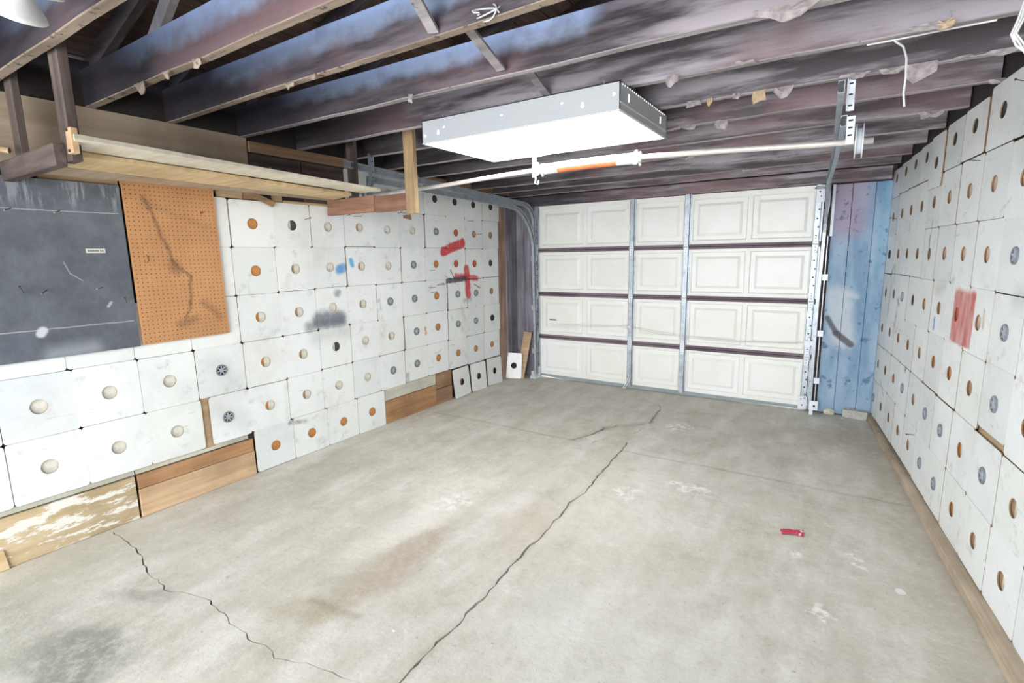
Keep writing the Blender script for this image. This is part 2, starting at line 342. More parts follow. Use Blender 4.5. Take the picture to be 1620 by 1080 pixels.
c = t.mix(t.math('MULTIPLY', t.capsule(p, (-.02, 5.6, .78), (.10, 5.6, .68), .028, .012), .9), c, (0.07, .065, .07))
t.base(c); t.bump(g, .3, .006); M['blue'] = t.m

# pegboard: dots are under two pixels each, left to the material
t = NT('pegboard_hardboard', 0.7)
o = t.obj(); s = t.n('ShaderNodeSeparateXYZ'); t.l(o, s.inputs[0])
P = 0.0254
fx = t.math('SUBTRACT', t.math('FRACT', t.math('DIVIDE', s.outputs[0], P)), .5)
fz = t.math('SUBTRACT', t.math('FRACT', t.math('DIVIDE', s.outputs[2], P)), .5)
dd = t.math('SQRT', t.math('ADD', t.math('MULTIPLY', fx, fx), t.math('MULTIPLY', fz, fz)))
g = t.noise(o, 4, 4)
c = t.mix(t.rng(g, .35, .7), (0.56, .285, .12), (0.47, .235, .10))
nz = t.noisec(o, 16, 3); q = t.vmath('MULTIPLY', t.vmath('ADD', o, t.vmath('MULTIPLY', t.vmath('SUBTRACT', nz, (.5, .5, .5)), (.05, 0, .05))), (1, 0, 1))
# local frame: x = metres from left edge, z = metres from bottom edge
crease = [(.10, .87), (.14, .74), (.20, .565), (.215, .49), (.31, .39), (.295, .225), (.25, .13)]
for (a0, b0), (a1, b1) in zip(crease, crease[1:]):
    c = t.mix(t.math('MULTIPLY', t.capsule(q, (a0, 0, b0), (a1, 0, b1), .008, .012), .75), c, (0.17, .085, .05))
c = t.mix(t.math('MULTIPLY', t.capsule(q, (.22, 0, .47), (.23, 0, .44), .03, .03), .6), c, (0.17, .085, .05))
c = t.mix(t.math('MULTIPLY', t.capsule(q, (.22, 0, .10), (.30, 0, .12), .02, .03), .6), c, (0.17, .085, .05))
c = t.mix(t.math('MULTIPLY', t.capsule(q, (.38, 0, .22), (.46, 0, .12), .015, .03), .55), c, (0.19, .095, .05))
c = t.mix(t.math('MULTIPLY', t.capsule(q, (.0, 0, .97), (.5, 0, .99), .02, .05), .6), c, (0.2, .12, .07))
c = t.mix(t.math('MULTIPLY', t.capsule(q, (.1, 0, .84), (.45, 0, .70), .01, .05), .4), c, (0.2, .12, .07))
c = t.mix(t.rng(dd, .10, .155, 1, 0), c, (0.06, .03, .02))
t.base(c); M['peg'] = t.m

# dark grey painted plywood
t = NT('dark_grey_plywood', 0.5)
o = t.obj(); s = t.n('ShaderNodeSeparateXYZ'); t.l(o, s.inputs[0])
g = t.noise(o, 5, 6, .7); k = t.noise(t.vmath('MULTIPLY', o, (30, 30, 3)), 1, 5, .7)
c = t.mix(t.rng(g, .3, .75), (0.085, .095, .115), (0.15, .165, .195))
top = t.rng(s.outputs[2], .74, .84)
c = t.mix(t.math('MULTIPLY', t.math('MULTIPLY', top, t.rng(k, .50, .60)), .7), c, (0.30, .33, .35))
q = t.vmath('MULTIPLY', t.vmath('ADD', o, t.vmath('MULTIPLY', t.vmath('SUBTRACT', t.noisec(o, 14, 3), (.5, .5, .5)), (.008, 0, .008))), (1, 0, 1))
E2 = 1.33
for x0, z0, x1, z1, rr, so, col, am in [
    (-2, .765, E2-.02, .767, .0018, .002, (0.5, .5, .5), .8), (-2, .150, E2-.02, .155, .0025, .002, (0.45, .44, .42), .8),
    (.93, .02, 1.1, .03, .03, .05, (0.40, .43, .46), .6), (.89, .135, .90, .15, .02, .008, (0.6, .62, .63), .9),
    (1.03, .50, 1.05, .44, .002, .003, (0.5, .5, .5), .7), (1.05, .44, 1.10, .40, .002, .003, (0.5, .5, .5), .7),
    (1.20, .25, 1.215, .27, .006, .006, (0.6, .6, .6), .7)]:
    c = t.mix(t.math('MULTIPLY', t.capsule(q, (x0, 0, z0), (x1, 0, z1), rr, so), am), c, col)
t.base(c); t.bump(k, .4, .004); M['black'] = t.m

def emis(name, col, st):
    t = NT(name, 0.4); t.b.inputs['Emission Color'].default_value = c4(col); t.b.inputs['Emission Strength'].default_value = st
    t.base(col); return t.m
M['diffuser'] = emis('glowing_diffuser', (0.97, 0.985, 1.0), 9.0)
M['leak'] = emis('light_leaking_through_slot', (0.97, 0.98, 1.0), 2.0)

# ------------------------------------------------------------------ mesh helpers
class MB:
    def __init__(s): s.v = []; s.f = []; s.mi = []
    def add(s, vs, fs, mi=0):
        n = len(s.v); s.v += [tuple(x) for x in vs]; s.f += [tuple(i+n for i in f) for f in fs]; s.mi += [mi]*len(fs)
        return s
    def box(s, a, b, mi=0, jit=0.0, rot=None, piv=None):
        x0, y0, z0 = a; x1, y1, z1 = b
        vs = [Vector(q) for q in ((x0, y0, z0), (x1, y0, z0), (x1, y1, z0), (x0, y1, z0), (x0, y0, z1), (x1, y0, z1), (x1, y1, z1), (x0, y1, z1))]
        if jit: vs = [q+Vector([random.uniform(-jit, jit) for _ in range(3)]) for q in vs]
        if rot is not None:
            pv = Vector(piv) if piv else Vector(a)
            vs = [rot @ (q-pv)+pv for q in vs]
        return s.add(vs, [(0, 3, 2, 1), (4, 5, 6, 7), (0, 1, 5, 4), (1, 2, 6, 5), (2, 3, 7, 6), (3, 0, 4, 7)], mi)
    def hexa(s, vs, mi=0):
        return s.add(vs, [(0, 3, 2, 1), (4, 5, 6, 7), (0, 1, 5, 4), (1, 2, 6, 5), (2, 3, 7, 6), (3, 0, 4, 7)], mi)
    def tube(s, pts, r, n=8, mi=0, cap=True):
        pts = [Vector(q) for q in pts]; base = len(s.v)
        rs = r if isinstance(r, (list, tuple)) else [r]*len(pts)
        d0 = (pts[1]-pts[0]).normalized()
        u = d0.orthogonal().normalized()
        for i, q in enumerate(pts):
            d = (pts[min(i+1, len(pts)-1)]-pts[max(i-1, 0)]).normalized()
            u = (u-d*u.dot(d)).normalized(); w_ = d.cross(u)
            for k in range(n):
                a = 2*math.pi*k/n
                s.v.append(tuple(q+(u*math.cos(a)+w_*math.sin(a))*rs[i]))
        for i in range(len(pts)-1):
            for k in range(n):
                s.f.append((base+i*n+k, base+i*n+(k+1) % n, base+(i+1)*n+(k+1) % n, base+(i+1)*n+k)); s.mi.append(mi)
        if cap:
            s.f.append(tuple(base+k for k in reversed(range(n)))); s.mi.append(mi)
            s.f.append(tuple(base+(len(pts)-1)*n+k for k in range(n))); s.mi.append(mi)
        return s
    def prism(s, poly, d, mi=0, mi2=None):
        """poly: list of Vectors (planar); extruded by vector d"""
        n = len(poly); vs = [Vector(q) for q in poly]+[Vector(q)+Vector(d) for q in poly]
        s.add(vs, [tuple(reversed(range(n)))], mi); b = len(s.v)-2*n
        s.f.append(tuple(b+n+i for i in range(n))); s.mi.append(mi)
        for i in range(n):
            s.f.append((b+i, b+(i+1) % n, b+n+(i+1) % n, b+n+i)); s.mi.append(mi if mi2 is None else mi2)
        return s
    def mesh(s, name):
        me = bpy.data.meshes.new(name); me.from_pydata(s.v, [], s.f)
        me.validate(); 
        return me
    def build(s, name, mats, parent=None, loc=None, rot=None, smooth=False, bevel=0.0):
        me = s.mesh(name)
        if not isinstance(mats, (list, tuple)): mats = [mats]
        for m in mats: me.materials.append(m)
        for p_, i in zip(me.polygons, s.mi): p_.material_index = i; p_.use_smooth = smooth
        bm = bmesh.new(); bm.from_mesh(me); bmesh.ops.recalc_face_normals(bm, faces=bm.faces)
        if bevel:
            bmesh.ops.bevel(bm, geom=[e_ for e_ in bm.edges if e_.calc_face_angle(0) > 0.6], offset=bevel, segments=1, affect='EDGES')
        bm.to_mesh(me); bm.free()
        return link(name, me, parent, loc, rot)
def link(name, me, parent=None, loc=None, rot=None):
    o = bpy.data.objects.new(name, me); COL.objects.link(o)
    if parent is not None: o.parent = parent
    if loc is not None: o.location = loc
    if rot is not None: o.rotation_euler = rot
    return o
def empty(name, loc=(0, 0, 0), rz=0):
    o = bpy.data.objects.new(name, None); COL.objects.link(o); o.location = loc; o.rotation_euler = (0, 0, rz); o.empty_display_size = .1
    return o
def tag(o, label, cat, group=None):
    o['label'] = label; o['category'] = cat
    if group: o['group'] = group
    return o
def struct(o): o['kind'] = 'structure'; return o

# ------------------------------------------------------------------ floor with real cracks
CR = {
'A': ([(-1.267,1.10),(-1.262,1.253),(-1.275,1.384),(-1.271,1.477),(-1.279,1.582),(-1.276,1.727),(-1.299,1.916),(-1.311,2.109),(-1.309,2.266),(-1.322,2.469),(-1.327,2.659),(-1.345,2.717),(-1.325,2.875),(-1.339,3.078),(-1.364,3.299),(-1.373,3.557),(-1.377,3.70),(-1.407,3.914)], .0085),
'B': ([(-3.50,3.78),(-3.368,3.767),(-2.869,3.718),(-2.379,3.702),(-1.991,3.727),(-1.823,3.738)], .009),
'C': ([(-1.823,3.738),(-1.729,3.966),(-1.699,4.167),(-1.60,4.30),(-1.492,4.383),(-1.404,4.503),(-1.423,4.701),(-1.446,4.972)], .022),
'Cb': ([(-1.45,5.0),(-1.52,5.114),(-1.683,5.218),(-1.764,5.31)], .005),
'C2': ([(-1.659,3.743),(-1.586,3.96),(-1.50,4.06),(-1.433,4.136),(-1.399,4.359)], .005),
'B2': ([(-1.80,3.741),(-1.6,3.735),(-1.39,3.718)], .003),
'D': ([(-1.36,3.722),(-0.958,3.731),(-0.633,3.728),(-0.337,3.726),(-0.089,3.736),(0.44,3.733)], .009),
'E': ([(-3.47,1.055),(-3.434,1.051),(-3.298,1.054),(-3.157,1.041),(-2.99,1.015),(-2.905,0.99),(-2.768,0.971),(-2.662,0.968),(-2.617,0.949),(-2.535,0.981),(-2.452,1.017),(-2.351,1.023),(-2.205,1.013),(-2.121,0.994),(-2.036,1.002),(-1.918,0.983),(-1.868,0.993),(-1.767,0.984),(-1.684,1.01),(-1.637,1.033),(-1.568,1.039),(-1.475,1.061),(-1.30,1.098)], .005)}
def crack_prism(pts, wd, jag):
    P_ = []
    for (x0, y0), (x1, y1) in zip(pts, pts[1:]):
        L = math.hypot(x1-x0, y1-y0); n = max(1, int(L/0.035))
        for k in range(n):
            f_ = k/n; j = 0 if (k == 0 and not P_) else jag
            P_.append(Vector((x0+(x1-x0)*f_+random.uniform(-j, j), y0+(y1-y0)*f_+random.uniform(-j, j), 0)))
    P_.append(Vector((*pts[-1], 0)))
    Lf, Rt = [], []
    for i, q in enumerate(P_):
        d = (P_[min(i+1, len(P_)-1)]-P_[max(0, i-1)]).normalized(); nn = Vector((-d.y, d.x, 0))
        hw = wd/2*random.uniform(.35, 1.7)*(0.3 if i in (0, len(P_)-1) else 1)
        Lf.append(q+nn*hw); Rt.append(q-nn*hw)
    m = MB(); n = len(P_)
    vs = [v_+Vector((0, 0, .02)) for v_ in Lf]+[v_+Vector((0, 0, .02)) for v_ in Rt]+[v_-Vector((0, 0, .022)) for v_ in Lf]+[v_-Vector((0, 0, .022)) for v_ in Rt]
    fs = []
    for i in range(n-1):
        fs += [(i, i+1, n+i+1, n+i), (2*n+i, 3*n+i, 3*n+i+1, 2*n+i+1), (i, 2*n+i, 2*n+i+1, i+1), (n+i, n+i+1, 3*n+i+1, 3*n+i)]
    fs += [(0, n, 3*n, 2*n), (n-1, 3*n-1, 4*n-1, 2*n-1)]
    m.add(vs, fs)
    return m
fl = MB().box((-3.75, -2.6, -0.06), (1.4, 5.66, 0.0)).build('floor', M['floor'])
cutters = []
for k_, (pts, wd) in CR.items():
    cutters.append(crack_prism(pts, wd, 0.0015 if k_ in 'BD' else 0.008).build('cut_'+k_, M['floor']))
for co in cutters:
    md = fl.modifiers.new('b', 'BOOLEAN'); md.operation = 'DIFFERENCE'; md.solver = 'EXACT'; md.object = co
bpy.context.view_layer.update()
dg = bpy.context.evaluated_depsgraph_get()
me = bpy.data.meshes.new_from_object(fl.evaluated_get(dg))
fl.modifiers.clear(); fl.data = me
for co in cutters: bpy.data.objects.remove(co)
struct(fl)
dw = MB().box((-8, 5.66, -.08), (5, 14, -.02)).build('driveway', plain('driveway_concrete', (0.6, 0.6, 0.6)))
struct(dw)

# ------------------------------------------------------------------ walls
wl = MB().box((-2.6, 0.022, 0), (5.66, 0.10, 2.62)).build('wall_left', M['shadeblack'], None, (XL+.0287, 0, 0), (0, 0, math.pi/2+.00513)); struct(wl)
wr = MB().box((-0.05, 0.022, 0), (8.2, 0.10, 2.62)).build('wall_right', M['shadeblack'], None, (XR, DOORY, 0), (0, 0, -math.pi/2-AR)); struct(wr)

def tile_mesh(w_, h_, cx=0, cz=0, hole=0.0385, rad=0.0145, th=0.0055, clipt=None, clipb=None, clipl=None, n=24, name='tile'):
    """sheet with a round hole; local origin at hole centre, front at y=0"""
    x0, x1, z0, z1 = cx-w_/2, cx+w_/2, cz-h_/2, cz+h_/2
    if clipt is not None: z1 = clipt
    if clipb is not None: z0 = clipb
    if clipl is not None: x0 = clipl
    # outer outline with rounded corners, sampled by angle; corners always kept
    out = []
    for (px, pz, a0) in ((x1-rad, z1-rad, 0), (x0+rad, z1-rad, 90), (x0+rad, z0+rad, 180), (x1-rad, z0+rad, 270)):
        for k in range(3):
            a = math.radians(a0+45*k); out.append((px+rad*math.cos(a), pz+rad*math.sin(a)))
    # add mid edge points so that hole ring (24) pairs with outline (24)
    full = []
    for i in range(12):
        q0 = out[i]; full.append(q0)
        if i % 3 == 2:
            q1 = out[(i+1) % 12]
            for f_ in (.25, .5, .75): full.append((q0[0]+(q1[0]-q0[0])*f_, q0[1]+(q1[1]-q0[1])*f_))
    m = len(full)  # 24
    angs = [math.atan2(z, x) for x, z in full]
    ring = [(hole*math.cos(a), hole*math.sin(a)) for a in angs]
    M_ = MB()
    vs = [(x, 0, z) for x, z in full]+[(x, 0, z) for x, z in ring]+[(x, th, z) for x, z in full]+[(x, th, z) for x, z in ring]
    f1 = [(i, (i+1) % m, m+(i+1) % m, m+i) for i in range(m)]
    f2 = [(2*m+i, 3*m+i, 3*m+(i+1) % m, 2*m+(i+1) % m) for i in range(m)]
    f3 = [(i, 2*m+i, 2*m+(i+1) % m, (i+1) % m) for i in range(m)]
    f4 = [(m+i, m+(i+1) % m, 3*m+(i+1) % m, 3*m+i) for i in range(m)]
    M_.add(vs, f1, 0); M_.f += f2+f3+f4; M_.mi += [1]*(3*m)
    return M_
def finish(mb, name, mats):
    me = mb.mesh(name)
    for q_ in mats: me.materials.append(q_)
    for p_, i in zip(me.polygons, mb.mi): p_.material_index = i
    bm = bmesh.new(); bm.from_mesh(me); bmesh.ops.recalc_face_normals(bm, faces=bm.faces); bm.to_mesh(me); bm.free()
    return me
SZ = 0.3231
G = 0.0018
base_l = finish(tile_mesh(SZ-G, SZ-G), 'tile', [M['tile_l'], M['core']])
base_r = finish(tile_mesh(0.3205-G, 0.3195-G), 'tile', [M['tile_r'], M['core']])
def disc_mesh(r, y, mats, split=False, n=20):
    m = MB()
    if split:
        for mi, (a0, a1) in enumerate(((90, 270), (-90, 90))):
            pts = [Vector((r*math.cos(math.radians(a0+(a1-a0)*k/10)), y, r*math.sin(math.radians(a0+(a1-a0)*k/10)))) for k in range(11)]
            off = Vector((-.008, 0, 0))
            pts = [q+off if abs(q.x) < r*.2 else q for q in pts]
            m.prism(pts, (0, .003+mi*.002, 0), mi)
    else:
        m.prism([Vector((r*math.cos(2*math.pi*k/n), y, r*math.sin(2*math.pi*k/n))) for k in range(n)], (0, .003, 0))
    return finish(m, 'backing', mats)
BK = {k: disc_mesh(.046, .009, [M[v]]) for k, v in dict(o='orange', c='cream', d='darkback', r='redback', b='brownback', p='pinkback').items()}
BK['m'] = disc_mesh(.046, .009, [M['brownback'], M['cream']], True)
BK['q'] = disc_mesh(.046, .009, [M['cream'], M['darkback']], True)
BK['n'] = disc_mesh(.046, .009, [M['orange'], M['cream']], True)
def hub_mesh(mat, mat2, spokes=6):
    m = MB(); n = 24
    def ring(r0, r1, y0, y1, mi):
        for k in range(n):
            a, b_ = 2*math.pi*k/n, 2*math.pi*(k+1)/n
            v_ = []
            for y in (y0, y1):
                for r_ in (r0, r1):
                    for an in (a, b_): v_.append((r_*math.cos(an), y, r_*math.sin(an)))
            # order: y0r0a y0r0b y0r1a y0r1b y1r0a y1r0b y1r1a y1r1b
            m.add(v_, [(0, 1, 3, 2), (2, 3, 7, 6), (0, 4, 5, 1)], mi)
    ring(.0295, .037, -.005, .012, 0)
    m.prism([Vector((.011*math.cos(2*math.pi*k/12), -.005, .011*math.sin(2*math.pi*k/12))) for k in range(12)], (0, .015, 0), 2)
    m.prism([Vector((.030*math.cos(2*math.pi*k/16), .010, .030*math.sin(2*math.pi*k/16))) for k in range(16)], (0, .003, 0), 1)
    for k in range(spokes):
        R_ = Matrix.Rotation(2*math.pi*k/spokes+.2, 3, 'Y')
        m.box((.009, -.004, -.0036), (.031, .002, .0036), 2, rot=R_, piv=(0, 0, 0))
    return finish(m, 'hub', [mat, mat2, M['spoke'] if mat2.name != 'dark_hole' else mat])
M['spoke'] = plain('light_grey_spokes', (0.46, 0.50, 0.55), .35)
HB = {'h': hub_mesh(M['hublight'], M['hubdark']), 'H': hub_mesh(M['hub'], M['hubdark'], 7), 'k': hub_mesh(M['hubdark'], M['hole'], 6)}
def spans(rows, j, i):
    # width and height of a sheet so that it meets its neighbours
    row = rows[j]; x, z = row[i][0], row[i][1]
    xs = [abs(row[k][0]-x) for k in (i-1, i+1) if k in row]
    zs = [abs(rows[k][i][1]-z) for k in (j-1, j+1) if k in rows and i in rows[k]]
    w_ = sum(xs)/len(xs) if xs else SZ; h_ = sum(zs)/len(zs) if zs else SZ
    return min(max(w_, .312), .338), min(max(h_, .312), .338)
def put_tile(wall, x, z, me, code, depth=None, rot=0.0):
    o = link('tile', me, wall, (x, -random.uniform(0, .0012) if depth is None else depth, z), (0, rot, 0))
    if code in HB: link('hub', HB[code], o)
    elif code: 
        b_ = link('backing', BK[code], o)
    return o

LT = {
-1: {6:(4.067,2.122,'d'),7:(4.388,2.117,'d'),8:(4.716,2.11,'d'),9:(5.054,2.11,'d'),5:(3.745,2.122,'c'),4:(3.42,2.12,'c'),3:(3.10,2.12,'c')},
0: {0:(2.114,1.796,'o'),1:(2.426,1.797,'q'),2:(2.748,1.798,'c'),3:(3.071,1.804,'m'),4:(3.391,1.797,'c'),5:(3.722,1.797,'c'),6:(4.067,1.799,'H'),7:(4.39,1.796,'r'),8:(4.712,1.79,'b'),9:(5.037,1.786,'b')},
1: {0:(2.105,1.469,'o'),1:(2.423,1.473,'m'),2:(2.739,1.477,'c'),3:(3.067,1.477,'m'),4:(3.382,1.472,'c'),5:(3.716,1.474,'H'),6:(4.046,1.473,'o'),7:(4.375,1.47,'r'),8:(4.707,1.463,'r'),9:(5.027,1.463,'d')},
2: {0:(2.107,1.14,'n'),1:(2.422,1.143,'m'),2:(2.738,1.15,'c'),3:(3.056,1.15,'m'),4:(3.383,1.145,'H'),5:(3.708,1.147,'H'),6:(4.036,1.149,'o'),7:(4.386,1.142,'H'),8:(4.719,1.13,'H'),9:(5.031,1.134,'b')},
3: {-4:(0.836,0.804,'c'),-3:(1.149,0.806,'c'),-2:(1.467,0.804,'c'),-1:(1.791,0.809,'H'),0:(2.113,0.809,'n'),1:(2.427,0.813,'m'),2:(2.742,0.822,'q'),3:(3.059,0.824,'c'),4:(3.374,0.823,'m'),5:(3.712,0.822,'H'),6:(4.035,0.824,'o'),7:(4.375,0.816,'H'),8:(4.704,0.813,'H'),9:(5.035,0.811,'k')},
4: {-4:(0.838,0.471,'c'),-3:(1.155,0.473,'c'),-2:(1.473,0.473,'c'),-1:(1.800,0.477,'H'),0:(2.113,0.48,'n'),1:(2.428,0.487,'m'),2:(2.741,0.491,'c'),3:(3.056,0.496,'c'),4:(3.371,0.494,'H'),5:(3.699,0.498,'H'),6:(4.028,0.499,'o'),7:(4.361,0.495,'o'),8:(4.688,0.49,'o'),9:(5.017,0.491,'o')},
5: {0:(2.128,0.162,'o'),1:(2.445,0.163,'o'),2:(2.762,0.165,'o'),3:(3.083,0.165,'o')}}
for j in (3, 4): LT[j][-5] = (.515, LT[j][-4][1], 'c'); LT[j][-6] = (.192, LT[j][-4][1], 'c')
for i in (-5, -4, -3, -2, -1): LT[2][i] = (1.783+SZ*(i+1), 1.138, 'c')
for j in (0, 1): LT[j][-1] = (1.783, LT[j][0][1], 'c')
for j, row in LT.items():
    for i, (x, z, code) in row.items():
        me = base_l
        if j == -1: me = finish(tile_mesh(SZ-G, SZ-G, clipt=.115 if i > 5 else .155), 'tile', [M['tile_l'], M['core']])
        if (i, j) == (-1, 4): me = finish(tile_mesh(SZ-G, SZ-G, clipl=-.118, rad=.02), 'tile', [M['tile_l'], M['core']])
        if j == 0 and i == 0: me = finish(tile_mesh(SZ-G, SZ-G, cx=0, clipt=.157, rad=.018), 'tile', [M['tile_l'], M['core']])
        o_ = put_tile(wl, x, z, me, code, None, random.uniform(-.0012, .0012))
        w_, h_ = spans(LT, j, i)
        o_.scale = (w_/SZ, 1, h_/SZ if j != -1 else 1)

# right wall: hole centres measured per tile
RT_ = [
[(0.112,2.129,'d'),(0.433,2.142,'d'),(0.733,2.151,'d'),(1.034,2.153,'d'),None,(1.629,2.160,'d'),(1.957,2.165,'d'),(2.32,2.16,'d'),(2.65,2.16,'d'),(2.97,2.16,'d'),(3.29,2.16,'c')],
[(0.126,1.81,'b'),(0.44,1.82,'b'),(0.736,1.826,'b'),(1.04,1.828,'b'),(1.34,1.832,'b'),(1.656,1.835,'p'),(1.995,1.836,'p'),(2.33,1.834,'p'),(2.653,1.826,'p'),(2.975,1.82,'m'),(3.30,1.82,'c')],
[(0.133,1.499,'k'),(0.455,1.505,'b'),(0.755,1.51,'b'),(1.059,1.509,'b'),(1.359,1.508,'b'),(1.684,1.512,'p'),(2.021,1.511,'p'),(2.354,1.509,'p'),(2.671,1.507,'h'),(2.99,1.505,'c'),(3.31,1.50,'c')],
[(0.128,1.176,'b'),(0.457,1.187,'b'),(0.755,1.186,'h'),(1.069,1.188,'d'),(1.379,1.188,'p'),(1.703,1.193,'m'),(2.031,1.193,'r'),(2.358,1.187,'p'),(2.678,1.183,'h'),(3.00,1.18,'p'),(3.32,1.18,'p')],
[(0.134,0.866,'b'),(0.448,0.872,'b'),(0.764,0.873,'b'),(1.077,0.871,'b'),(1.398,0.87,'p'),(1.724,0.873,'o'),(2.034,0.87,'o'),(2.355,0.863,'b'),(2.677,0.868,'h'),(2.99,0.86,'m'),(3.31,0.86,'p')],
[(0.107,0.543,'b'),(0.43,0.55,'b'),(0.75,0.551,'o'),(1.061,0.548,'h'),(1.379,0.549,'p'),(1.686,0.540,'h'),(2.008,0.535,'h'),(2.337,0.538,'n'),(2.658,0.532,'h'),(2.987,0.53,'m'),(3.31,0.53,'c')],
[(0.069,0.219,'h'),(0.397,0.227,'b'),(0.723,0.228,'b'),(1.056,0.230,'b'),(1.374,0.229,'p'),(1.693,0.221,'h'),(2.009,0.217,'h'),(2.331,0.214,'n'),(2.655,0.213,'m'),(2.977,0.211,'m'),(3.30,0.21,'c')]]
RD = {j: {i: q_ for i, q_ in enumerate(row) if q_} for j, row in enumerate(RT_)}
RD[0][4] = (1.33, 2.155, 'd')
for j, row in enumerate(RT_):
    for i, q_ in enumerate(row):
        if q_ is None: continue
        x, z, code = q_; me = base_r
        if j == 0:
            topz = 2.20+.012*i if i < 5 else (2.262+.006*(i-5) if i < 7 else 2.295+.01*(i-7))
            me = finish(tile_mesh(.3205-G, .3195-G, clipt=topz-z), 'tile', [M['tile_r'], M['core']])
        if (i, j) == (8, 4): me = finish(tile_mesh(.3205-G, .3195-G, clipb=-.135, rad=.02), 'tile', [M['tile_r'], M['core']])
        o_ = put_tile(wr, x, z, me, code, None, random.uniform(-.0015, .0015))
        w_, h_ = spans(RD, j, i)
        o_.scale = (w_/.3205, 1, h_/.3195 if j else 1)
for j in range(7):      # further sheets towards the rear, outside the frame's right edge
    put_tile(wr, 3.63, RT_[j][9][1], base_r, 'c')
me = finish(tile_mesh(.30, .315, clipt=.17, rad=.022), 'tile', [M['tile_r'], M['core']])
put_tile(wr, 1.325, 2.076, me, 'd', -.009)
me = finish(tile_mesh(.32, .05, hole=.004, cx=0, cz=0), 'tile', [M['tile_r'], M['core']])

def boardy(name, mat, wall, x0, x1, z0, z1, th, y=.02, jit=0.002, bevel=.002):
    """board on a wall's local frame, front face standing at y-th"""
    return MB().box((x0, y-th, z0), (x1, y, z1), 0, jit).build(name, mat, wall, bevel=bevel)
# lower planks, left wall
boardy('plank', M['peel'], wl, -.6, 1.208, 0.002, .268, .024)
boardy('plank', M['orangewood'], wl, 1.222, 1.955, .182, .268, .024)
boardy('plank', M['peachwood'], wl, 1.222, 1.955, .002, .178, .030)
boardy('plank', M['paleply'], wl, 1.222, 1.93, .274, .312, .008)
boardy('plank', M['paleply'], wl, -.6, 1.215, .272, .312, .010)
boardy('plank', M['paleply'], wl, 3.252, 3.965, .222, .332, .020)
boardy('plank', M['orangewood'], wl, 3.252, 3.965, .002, .218, .024)
boardy('plank', M['brownwood'], wl, 3.970, 4.225, .165, .332, .022)
boardy('plank', M['brownwood'], wl, 3.970, 4.225, .002, .160, .026)
boardy('plank', M['tan'], wl, 1.60, 1.70, .30, .66, .010)
# above the tiles
boardy('plank', M['osb'], wl, -.6, 2.13, 2.02, 2.376, .016)
boardy('plank', M['tan'], wl, 0.985, 1.335, 1.968, 2.018, .014)
boardy('plank', M['tan'], wl, 1.345, 1.875, 1.985, 2.018, .012)
boardy('plank', M['tan'], wl, 1.885, 2.065, 1.962, 2.018, .018)
boardy('plank', M['orangewood'], wl, 2.070, 2.175, 1.962, 2.20, .010)
boardy('plank', M['tan'], wl, 2.285, 2.37, 1.962, 2.20, .012)
boardy('plank', M['darkwood'], wl, 2.14, 2.55, 2.02, 2.275, .012)
boardy('plank', M['darkwood'], wl, 2.56, 2.95, 1.975, 2.275, .015)
boardy('plank', M['tan'], wl, 2.375, 2.78, 1.955, 1.975, .026)
boardy('plank', M['brownwood'], wl, 2.14, 3.02, 2.28, 2.352, .034)
boardy('plank', M['brownwood'], wl, 3.0, 5.6, 2.275, 2.33, .03)
# end of the left wall, bare upright boards
boardy('plank', M['mauvewoodz'], wl, 5.185, 5.36, 0.003, 2.20, .014)
boardy('plank', M['bluegreyz'], wl, 5.366, 5.50, 0.003, 2.20, .022)
boardy('plank', M['bluegreyz'], wl, 5.505, 5.62, 0.003, 2.20, .018)
# broken diagonal stick hanging over the top row
MB().hexa([(2.04, -.03, 2.045), (2.06, -.03, 2.0), (2.27, -.03, 1.92), (2.285, -.03, 1.955), (2.04, -.008, 2.045), (2.06, -.008, 2.0), (2.27, -.008, 1.92), (2.285, -.008, 1.955)]).build('stick', M['brownwood'], wl)
MB().hexa([(3.60, -.02, 1.935), (3.60, -.02, 1.91), (3.70, -.02, 1.90), (3.69, -.02, 1.945), (3.60, -.006, 1.935), (3.60, -.006, 1.91), (3.70, -.006, 1.90), (3.69, -.006, 1.945)]).build('stick', M['brownwood'], wl)
# nails and hooks in the left wall
def nail_mesh(L=.05):
    m = MB(); m.tube([(0, .004, 0), (L*.3, -.02, .002), (L, -.045, .006)], .0022, 6); m.tube([(L, -.045, .006), (L*1.05, -.047, .006)], .005, 8)
    return finish(m, 'nail', [M['nail']])
nm = nail_mesh(.04); nm2 = nail_mesh(.022)
for x, z in [(2.54, 1.847), (2.95, 1.90), (3.02, 1.895), (2.80, 1.90), (4.77, 1.79), (4.60, 1.93), (3.95, 1.41), (3.93, 1.24), (3.95, 1.19)]:
    link('nail', random.choice((nm, nm2)), wl, (x, 0, z), (0, random.choice((0, .15, -.25)), 0))
for x, z in [(0.25, 1.79), (3.0, 1.73), (2.1, 1.97), (2.55, 2.22), (1.5, .34)]:
    link('nail', nm2, wr, (x, 0, z), (0, random.choice((0, 3.1)), 0))

# right wall: tan backing behind the torn sheet and bits of brown showing
boardy('plank', M['tan'], wr, 2.50, 2.86, .66, .78, .008)

# baseboard on the right, a length of two-by-two that widens to the rear
bb = MB()
bb.hexa([(-.0, -.034, 0), (3.9, -.066, 0), (3.9, .018, 0), (-.0, .018, 0), (-.0, -.034, .046), (3.9, -.064, .050), (3.9, .018, .052), (-.0, .018, .046)])
o = bb.build('baseboard_right', M['skirt'], None, (XR, DOORY, 0), (0, 0, -math.pi/2-AR), bevel=.003); struct(o)

